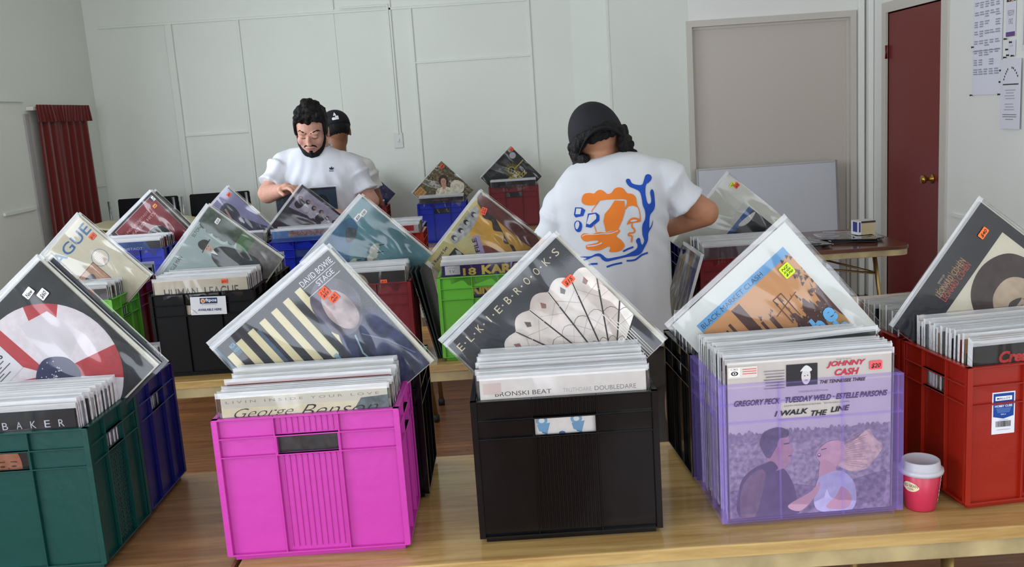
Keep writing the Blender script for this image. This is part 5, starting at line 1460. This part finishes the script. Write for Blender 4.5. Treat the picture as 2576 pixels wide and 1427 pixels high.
pr([(310, 400), (335, 335), (400, 315), (455, 322), (490, 290), (530, 275), (570, 290), (610, 322), (660, 310), (700, 260), (755, 243), (805, 260), (850, 312), (910, 322), (955, 360), (970, 430), (975, 480), (930, 462), (870, 470), (825, 505), (846, 395), (700, 385), (520, 405), (470, 455), (380, 462), (325, 440)], ORG, .0020)
pr([(700, 398), (818, 405), (825, 520), (790, 640), (745, 740), (600, 778), (585, 700), (568, 650), (585, 560), (650, 480)], ORG, .0022, False)
pr([(305, 845), (340, 800), (430, 805), (520, 778), (620, 785), (740, 742), (765, 770), (725, 825), (780, 870), (822, 930), (800, 985), (730, 1015), (645, 1015), (655, 960), (620, 955), (540, 995), (450, 1005), (375, 990), (370, 945), (430, 925), (500, 905), (505, 880), (430, 885), (350, 898)], ORG, .0022)
pr(thick(spline([(380, 955), (450, 945), (520, 925), (555, 905)], 4, False), 14), WHT, .0032, False)
pr(thick(spline([(320, 840), (360, 815), (470, 808), (560, 798), (650, 795), (745, 758)], 4, False), 9), WHT, .0032, False)
pr(thick([(520, 405), (430, 525), (435, 545)], 9), ORG, .0022, False); pr(thick([(455, 690), (485, 778)], 9), ORG, .0022, False)
pr(thick(spline([(975, 465), (1000, 520), (1012, 600), (1012, 650)], 5, False), 11), ORG, .0022, False)
pr([(850, 690), (870, 640), (910, 608), (960, 605), (1015, 630), (1015, 655), (960, 665), (900, 668)], ORG, .0023)
pr([(890, 650), (915, 632), (960, 630), (978, 640), (940, 652)], WHT, .0036)
pr(thick(spline([(915, 670), (915, 715), (945, 750), (935, 785), (885, 790), (875, 815), (915, 830), (912, 900)], 5, False), 18), ORG, .0024, False)
pr([(1060, 150), (1080, 105), (1115, 92), (1150, 110), (1155, 150), (1120, 190), (1085, 215), (1075, 300), (1090, 400), (1115, 445), (1145, 430), (1150, 380), (1138, 310), (1155, 272), (1180, 290), (1195, 350), (1200, 470), (1180, 530), (1140, 590), (1130, 680), (1140, 740), (1180, 640), (1165, 720), (1125, 800), (1115, 880), (1080, 960), (1040, 1030), (980, 1065), (880, 1075), (800, 1090), (680, 1120), (610, 1135), (560, 1110), (530, 1075), (470, 1075), (400, 1110), (330, 1145), (320, 1135), (380, 1100), (310, 1100), (310, 1088), (420, 1075), (480, 1045), (530, 1038), (575, 1065), (620, 1095), (720, 1080), (830, 1055), (900, 1025), (970, 985), (990, 940), (968, 890), (990, 852), (1015, 860), (1028, 910), (1050, 935), (1068, 880), (1045, 810), (1045, 700), (1075, 620), (1075, 530), (1045, 460), (1030, 380), (1005, 300), (950, 265), (880, 235), (840, 180), (850, 148), (885, 150), (910, 195), (970, 215), (1035, 212)], BLU, .0022, n_=4)
for st in ([(810, 1010), (870, 980), (935, 958)], [(855, 1125), (960, 1115), (1040, 1060), (1120, 1035)], [(385, 1195), (430, 1172), (505, 1162)], [(615, 1200), (700, 1170), (800, 1150)]):
    pr(thick(spline(st, 5, False), 22), BLU, .0022, False)
for outer, inner in (([(235, 490), (310, 490), (355, 520), (330, 590), (240, 612), (220, 580)], [(248, 502), (308, 504), (295, 570), (238, 572)]),
                     ([(385, 560), (480, 545), (520, 575), (520, 640), (420, 730), (360, 720)], [(400, 575), (470, 560), (485, 590), (480, 620), (405, 690), (370, 680), (385, 620)])):
    pr(outer, BLU, .0022, False); pr(inner, WHT, .0034, False)
pr([(225, 700), (240, 660), (270, 648), (305, 670), (318, 715), (305, 770), (275, 790), (240, 765)], BLU, .0022); pr([(236, 700), (250, 665), (275, 660), (285, 700), (265, 750), (245, 745)], WHT, .0034)
rel(mbp, OA); o = mbp.build('shirt_print', pa); o['label'] = 'orange and blue abstract print'
# collar seam
mb = MB(); mb.tube([Vector(p) + Vector((0, 0, 0)) for p in ring(.304, 2.985, TT + .656, .067, .062, T * .8, 28)] , .005, M_TEE, 8); rel(mb, OA); mb.build('collar', pa)
# trousers and shoes
mb = MB()
mb.loft([ring(.325, 2.958, TT + .11, .150, .105), ring(.325, 2.958, TT + .02, .158, .115), ring(.325, 2.955, TT - .06, .155, .112)], None)
for X in (.248, .402):
    mb.tube([V(X, 2.958, .0), V(X, 2.952, -.25), V(X - .003, 2.962, -.66)], [.092, .078, .064], None, 24)
bake(mb, .008, 4, 'trousers', pa, M_PANTS, folds(.006, 9), OA)
for X in (.248, .402):
    mb = MB(); mb.ellipsoid((X, 3.0, .045), (.048, .125, .05), M_SHOE); mb.box(X - .046, X + .046, 2.885, 3.115, 0, .022, M_SHOE); rel(mb, OA); mb.build('shoe', pa, bevel=.004)
# curly hair below the cap
mb = MB(); rnd = random.Random(12)
for i in range(230):
    a = rnd.uniform(-PI * .98, -.02) if rnd.random() < .8 else rnd.choice([rnd.uniform(-PI - .5, -PI), rnd.uniform(0, .5)])
    zz = rnd.uniform(-.082 if abs(math.cos(a)) > .75 else -.030, -.006); k = 1.0 - max(0, -zz - .04) * 4
    p = cA + RA @ Vector((.086 * k * math.cos(a), .100 * k * math.sin(a) - .002, zz))
    mb.ellipsoid(p, (rnd.uniform(.009, .017),) * 3, None, None, 8, 6)
for i in range(46):
    sx = rnd.choice((-1, 1)); p = cA + RA @ Vector((sx * rnd.uniform(.072, .098), rnd.uniform(-.03, .05), rnd.uniform(-.105, -.03)))
    mb.ellipsoid(p, (rnd.uniform(.006, .011),) * 3, None, None, 8, 6)
mb.ellipsoid(cA + RA @ Vector((0, -.012, .0)), (.083, .088, .042), None, RA)
bake(mb, .0035, 1, 'hair', pa, M_HAIR, folds(.003, 80), OA)
cap_parts(pa, cA, RA, OA, -1, rx_=.086, ry_=.103, rz_=.118, zc=-.004)

# ---------------------------------------------------------------- bearded person facing the camera
OB = (-1.0, 5.2, 0)
cB = V(-1.003, 5.12, .795)
RB = (Matrix.Rotation(math.radians(3), 3, 'Y') @ Matrix.Rotation(PI, 3, 'Z') @ Matrix.Rotation(math.radians(-24), 3, 'X'))
SB = 1.06
SK = skin_mat((196, 146, 128))
mb = MB()
head(mb, cB, RB, SB)
mb.capsule(V(-1.0, 5.20, .60), V(-1.0, 5.16, .74), .068, .066, None)
mb.capsule(V(-1.0, 5.22, .10), V(-1.0, 5.215, .46), .11, .105, None)
mb.capsule(V(-1.14, 5.215, .60), V(-.86, 5.215, .56), .045, .045, None)
mb.capsule(V(-1.165, 5.20, .615), V(-1.262, 5.08, .475), .050, .052, None)
mb.capsule(V(-1.262, 5.08, .470), V(-1.115, 4.80, .505), .050, .033, None)
hand(mb, V(-1.108, 4.79, .508), (.62, -.62, .12), (.12, -.1, -1), -1, 1.05, .62)
mb.capsule(V(-.835, 5.20, .57), V(-.735, 5.17, .39), .050, .048, None)
mb.capsule(V(-.735, 5.17, .39), V(-.80, 4.99, .335), .048, .034, None)
hand(mb, V(-.805, 4.98, .335), (-.55, -.5, .25), (-.1, .3, -1), 1, 1.05, .6)
for X in (-1.10, -.90):
    mb.capsule(V(X, 5.22, .04), V(X, 5.21, -.26), .082, .058, None); mb.capsule(V(X, 5.21, -.26), V(X, 5.23, -.64), .056, .040, None)
pb, bvS = bake(mb, .0048, 2, 'person', None, SK, origin=OB)
tag(pb, 'bearded person with dark hair in a white shirt looking down and lifting a record', 'person')
mb = MB()
T = math.radians(-8)
mb.loft([ring(-1.0, 5.20, TT - .02, .215, .155), ring(-1.0, 5.195, TT + .15, .212, .165), ring(-1.0, 5.195, TT + .30, .205, .160), ring(-1.0, 5.195, TT + .42, .205, .150, T * .3), ring(-1.0, 5.20, TT + .52, .212, .140, T * .6),
         ring(-1.0, 5.205, TT + .60, .208, .120, T), ring(-1.0, 5.205, TT + .650, .175, .100, T), ring(-1.0, 5.20, TT + .685, .125, .084, T), ring(-1.0, 5.19, TT + .700, .082, .072, T * .5)], None)
mb.capsule(V(-1.12, 5.205, .620), V(-1.175, 5.19, .607), .086, .082, None); mb.tube([V(-1.16, 5.20, .630), V(-1.205, 5.165, .595), V(-1.248, 5.105, .515)], [.06, .084, .078], None, 24)
mb.capsule(V(-.88, 5.205, .585), V(-.82, 5.20, .555), .086, .084, None); mb.tube([V(-.84, 5.20, .585), V(-.80, 5.195, .53), V(-.762, 5.18, .44)], [.06, .085, .080], None, 24)
def foldB(co, n_):
    p = Vector((co.x * 9, co.y * 5, co.z * 4)); w = noise.noise(p) * .007 + noise.noise(p * 2.4) * .0035
    for ax, az, sg in ((-1.15, TT + .50, -1), (-.85, TT + .46, 1)):
        k = max(0, 1 - math.hypot(co.x - ax, co.z - az) / .17); w += math.sin((co.x * sg + co.z * .5) * 88) * .006 * k
    return co + n_ * w
sb, bvB = bake(mb, .007, 4, 'shirt', pb, M_TEE_B, foldB, OB)
# small dark three leaf mark on the chest
mbp = MB(); NV = mat((24, 28, 52), .8)
def prb(pts, m_, off, kk=1.0):
    print_on(bvB, mbp, pts, .001, -.912, TT + .592, 4.6, 1, m_, off, grid=.004)
leaf = lambda a, L, w: [(math.sin(a) * L * t + math.cos(a) * w * math.sin(t * PI) * s_, -(math.cos(a) * L * t - math.sin(a) * w * math.sin(t * PI) * s_) ) for s_, rg in ((1, (0, .2, .4, .6, .8, 1)), (-1, (.8, .6, .4, .2))) for t in rg]
for a, L in ((0, 16), (-.95, 16), (.95, 16)): prb([(x, y + 14) for x, y in leaf(a, L, 3.6)], NV, .002)
for yy in (15, 17.2): prb([(-12, yy), (12, yy), (12, yy + 1.1), (-12, yy + 1.1)], NV, .0022)
for i in range(6): prb([(-12 + i * 4, 21), (-9.2 + i * 4, 21), (-9.2 + i * 4, 24.6), (-12 + i * 4, 24.6)], NV, .002)
rel(mbp, OB); o = mbp.build('chest_mark', pb); o['label'] = 'small dark three leaf mark'
mb = MB(); mb.tube([Vector(p) + Vector((0, 0, .003)) for p in ring(-1.0, 5.185, TT + .700, .080, .074, T * .5, 30, 2.0, .18)], .006, M_TEE_B, 8); rel(mb, OB); mb.build('collar', pb)
mb = MB()
mb.loft([ring(-1.0, 5.21, TT + .05, .18, .14), ring(-1.0, 5.21, TT - .03, .19, .145), ring(-1.0, 5.21, TT - .10, .185, .14)], None)
for X in (-1.10, -.90): mb.tube([V(X, 5.215, -.03), V(X, 5.21, -.27), V(X, 5.23, -.67)], [.105, .085, .068], None, 24)
bake(mb, .010, 4, 'trousers', pb, M_JEANS, folds(.006, 9), OB)
for X in (-1.10, -.90):
    mb = MB(); mb.ellipsoid((X, 5.18, .045), (.05, .13, .05), M_SHOE); mb.box(X - .048, X + .048, 5.06, 5.30, 0, .022, M_SHOE); rel(mb, OB); mb.build('shoe', pb, bevel=.004)
def HB(p): return cB + RB @ (Vector(p) * SB)
# hair: thick swept top, short sides
mb = MB(); rnd = random.Random(21)
mb.ellipsoid(HB((0, -.022, .040)), (.083 * SB, .094 * SB, .092 * SB), None, RB, 28, 18)
for i in range(130):
    a = rnd.uniform(0, 2 * PI); r = rnd.random() ** .5
    x, y = .072 * r * math.cos(a), -.012 + .088 * r * math.sin(a)
    z = .098 + .040 * (1 - r * r) + rnd.uniform(-.01, .016)
    mb.ellipsoid(HB((x, y, z - .035 * r)), (rnd.uniform(.012, .022), rnd.uniform(.012, .022), rnd.uniform(.010, .018)), None, None, 8, 6)
for i in range(40):
    x = rnd.uniform(-.064, .064); mb.ellipsoid(HB((x, .066 + .012 * math.cos(x * 22), .092 - 3.2 * x * x + rnd.uniform(-.012, .022))), (rnd.uniform(.009, .016),) * 3, None, None, 8, 6)
for sx in (-1, 1):
    mb.ellipsoid(HB((sx * .074, .012, .020)), (.012, .040, .050), None, RB)
bake(mb, .0045, 1, 'hair', pb, M_HAIR, folds(.004, 45), OB)
# beard: a thin shell over the jaw, moustache and chin tuft
def facecast(x, z, off):
    """point on the face at local x, z"""
    o_ = HB((x, .25, z)); d = (RB @ Vector((0, -1, 0))).normalized()
    h = bvS.ray_cast(o_, d)
    return (h[0] - d * off) if h[0] else HB((x, .08, z))
mb = MB()
def strip(path, r):
    pts = [facecast(x, z, -.002) for x, z in path]
    for a, b, ra, rb in zip(pts[:-1], pts[1:], r[:-1], r[1:]): mb.capsule(a, b, ra, rb, None)
for sx in (-1, 1):
    strip([(sx * .066, .008), (sx * .066, -.02), (sx * .063, -.045), (sx * .056, -.068), (sx * .044, -.088), (sx * .028, -.103), (sx * .0, -.112)], [.007, .008, .010, .012, .014, .015, .016])
    strip([(sx * .058, -.060), (sx * .046, -.078), (sx * .030, -.092), (0, -.100)], [.006, .008, .010, .011])
bake(mb, .003, 1, 'beard', pb, M_HAIR, folds(.0022, 120), OB)
mb = MB()
for sx in (-1, 1): strip([(0, -.047), (sx * .012, -.046), (sx * .024, -.052), (sx * .031, -.062)], [.0042, .0052, .0048, .003])
strip([(0, -.078), (0, -.092)], [.008, .012])
bake(mb, .002, 1, 'moustache', pb, M_HAIR, folds(.001, 200), OB)
mb = MB()
for sx in (-1, 1): strip([(sx * .013, .015), (sx * .028, .023), (sx * .044, .023), (sx * .055, .013)], [.0035, .0042, .0038, .0025])
bake(mb, .002, 1, 'eyebrows', pb, M_HAIR, folds(.001, 200), OB)
mb = MB(); LASH = mat((52, 32, 30), .6)
for sx in (-1, 1):
    pts = [facecast(x, z, .0008) for x, z in [(sx * .016, -.006), (sx * .024, -.0105), (sx * .033, -.011), (sx * .043, -.007)]]
    mb.tube(pts, .0016, LASH, 6)
rel(mb, OB); mb.build('eyelashes', pb)
mb = MB(); pts = [facecast(x, -.0635, .0012) for x in (-.021, -.01, 0, .01, .021)]; mb.tube(pts, [.001, .0028, .003, .0028, .001], mat((150, 84, 78), .45), 8); rel(mb, OB); mb.build('lips', pb)

# ---------------------------------------------------------------- person mostly hidden behind the bearded one
OC = (-.97, 5.70, 0)
cC = V(-.975, 5.71, .775)
RC = Matrix.Rotation(math.radians(-4), 3, 'Y') @ Matrix.Rotation(math.radians(22), 3, 'Z') @ Matrix.Rotation(math.radians(-16), 3, 'X')
mb = MB(); head(mb, cC, RC, .98)
mb.capsule(V(-.985, 5.69, .58), V(-.98, 5.70, .72), .060, .058, None); mb.capsule(V(-.99, 5.70, .1), V(-.99, 5.70, .44), .09, .09, None)
mb.capsule(V(-1.13, 5.70, .56), V(-.85, 5.70, .55), .04, .04, None)
for s_, X in ((1, -.83), (-1, -1.15)):
    mb.capsule(V(X, 5.70, .545), V(X + s_ * .05, 5.72, .35), .045, .042, None); mb.capsule(V(X + s_ * .05, 5.72, .35), V(X - s_ * .0, 5.93, .31), .043, .030, None)
    hand(mb, V(X - s_ * .0, 5.94, .31), (-s_ * .2, .95, -.1), (0, -.1, -1), -s_, 1, .4)
for X in (-1.07, -.89):
    mb.capsule(V(X, 5.70, .0), V(X, 5.69, -.27), .070, .052, None); mb.capsule(V(X, 5.69, -.27), V(X, 5.71, -.64), .050, .036, None)
pc, _ = bake(mb, .006, 3, 'person', None, skin_mat((132, 88, 62)), origin=OC)
tag(pc, 'person in a black cap turned away behind the bearded person', 'person')
mb = MB()
mb.loft([ring(-.985, 5.70, TT + .0, .18, .13), ring(-.985, 5.70, TT + .3, .175, .13), ring(-.985, 5.70, TT + .48, .19, .125), ring(-.985, 5.70, TT + .57, .19, .11), ring(-.985, 5.70, TT + .615, .15, .09), ring(-.982, 5.70, TT + .64, .08, .07)], None)
for s_, X in ((1, -.84), (-1, -1.13)): mb.capsule(V(X - s_ * .03, 5.70, .55), V(X + s_ * .01, 5.70, .54), .068, .068, None); mb.tube([V(X, 5.70, .555), V(X + s_ * .035, 5.705, .50), V(X + s_ * .052, 5.715, .42)], [.05, .070, .066], None, 20)
bake(mb, .009, 4, 'shirt', pc, mat((218, 216, 214), .85, .2, bump=.2, bscale=14), folds(.007, 9), OC)
mb = MB(); mb.loft([ring(-.98, 5.70, TT + .06, .155, .115), ring(-.98, 5.70, TT - .08, .165, .12)], None)
for X in (-1.07, -.89): mb.tube([V(X, 5.70, -.02), V(X, 5.69, -.27), V(X, 5.71, -.67)], [.092, .074, .060], None, 20)
bake(mb, .011, 3, 'trousers', pc, M_JEANS, folds(.006, 9), OC)
for X in (-1.07, -.89):
    mb = MB(); mb.ellipsoid((X, 5.74, .045), (.048, .125, .05), M_SHOE); mb.box(X - .046, X + .046, 5.63, 5.86, 0, .022, M_SHOE); rel(mb, OC); mb.build('shoe', pc, bevel=.004)
mb = MB(); mb.ellipsoid(cC + RC @ Vector((0, -.022, .0)), (.080, .088, .062), None, RC); bake(mb, .005, 1, 'hair', pc, M_HAIR, folds(.002, 80), OC)
cap_parts(pc, cC, RC, OC, 1)
mb = MB()
A = Art(mb, lambda u, v, o: tuple(cC + RC @ Vector((.0895 * math.cos(-2.0 + u * .55), .1065 * math.sin(-2.0 + u * .55) - .005, .030 + v * .045)) - Vector(OC)), .0003)
W8 = (226, 226, 226)
A.poly([(.3, .55), (.5, 1), (.7, .55)], W8); A.text('all', .1, .0, .8, .5, W8, bold=.06)
o = mb.build('cap_badge', pc); o['label'] = 'white embroidered mark'
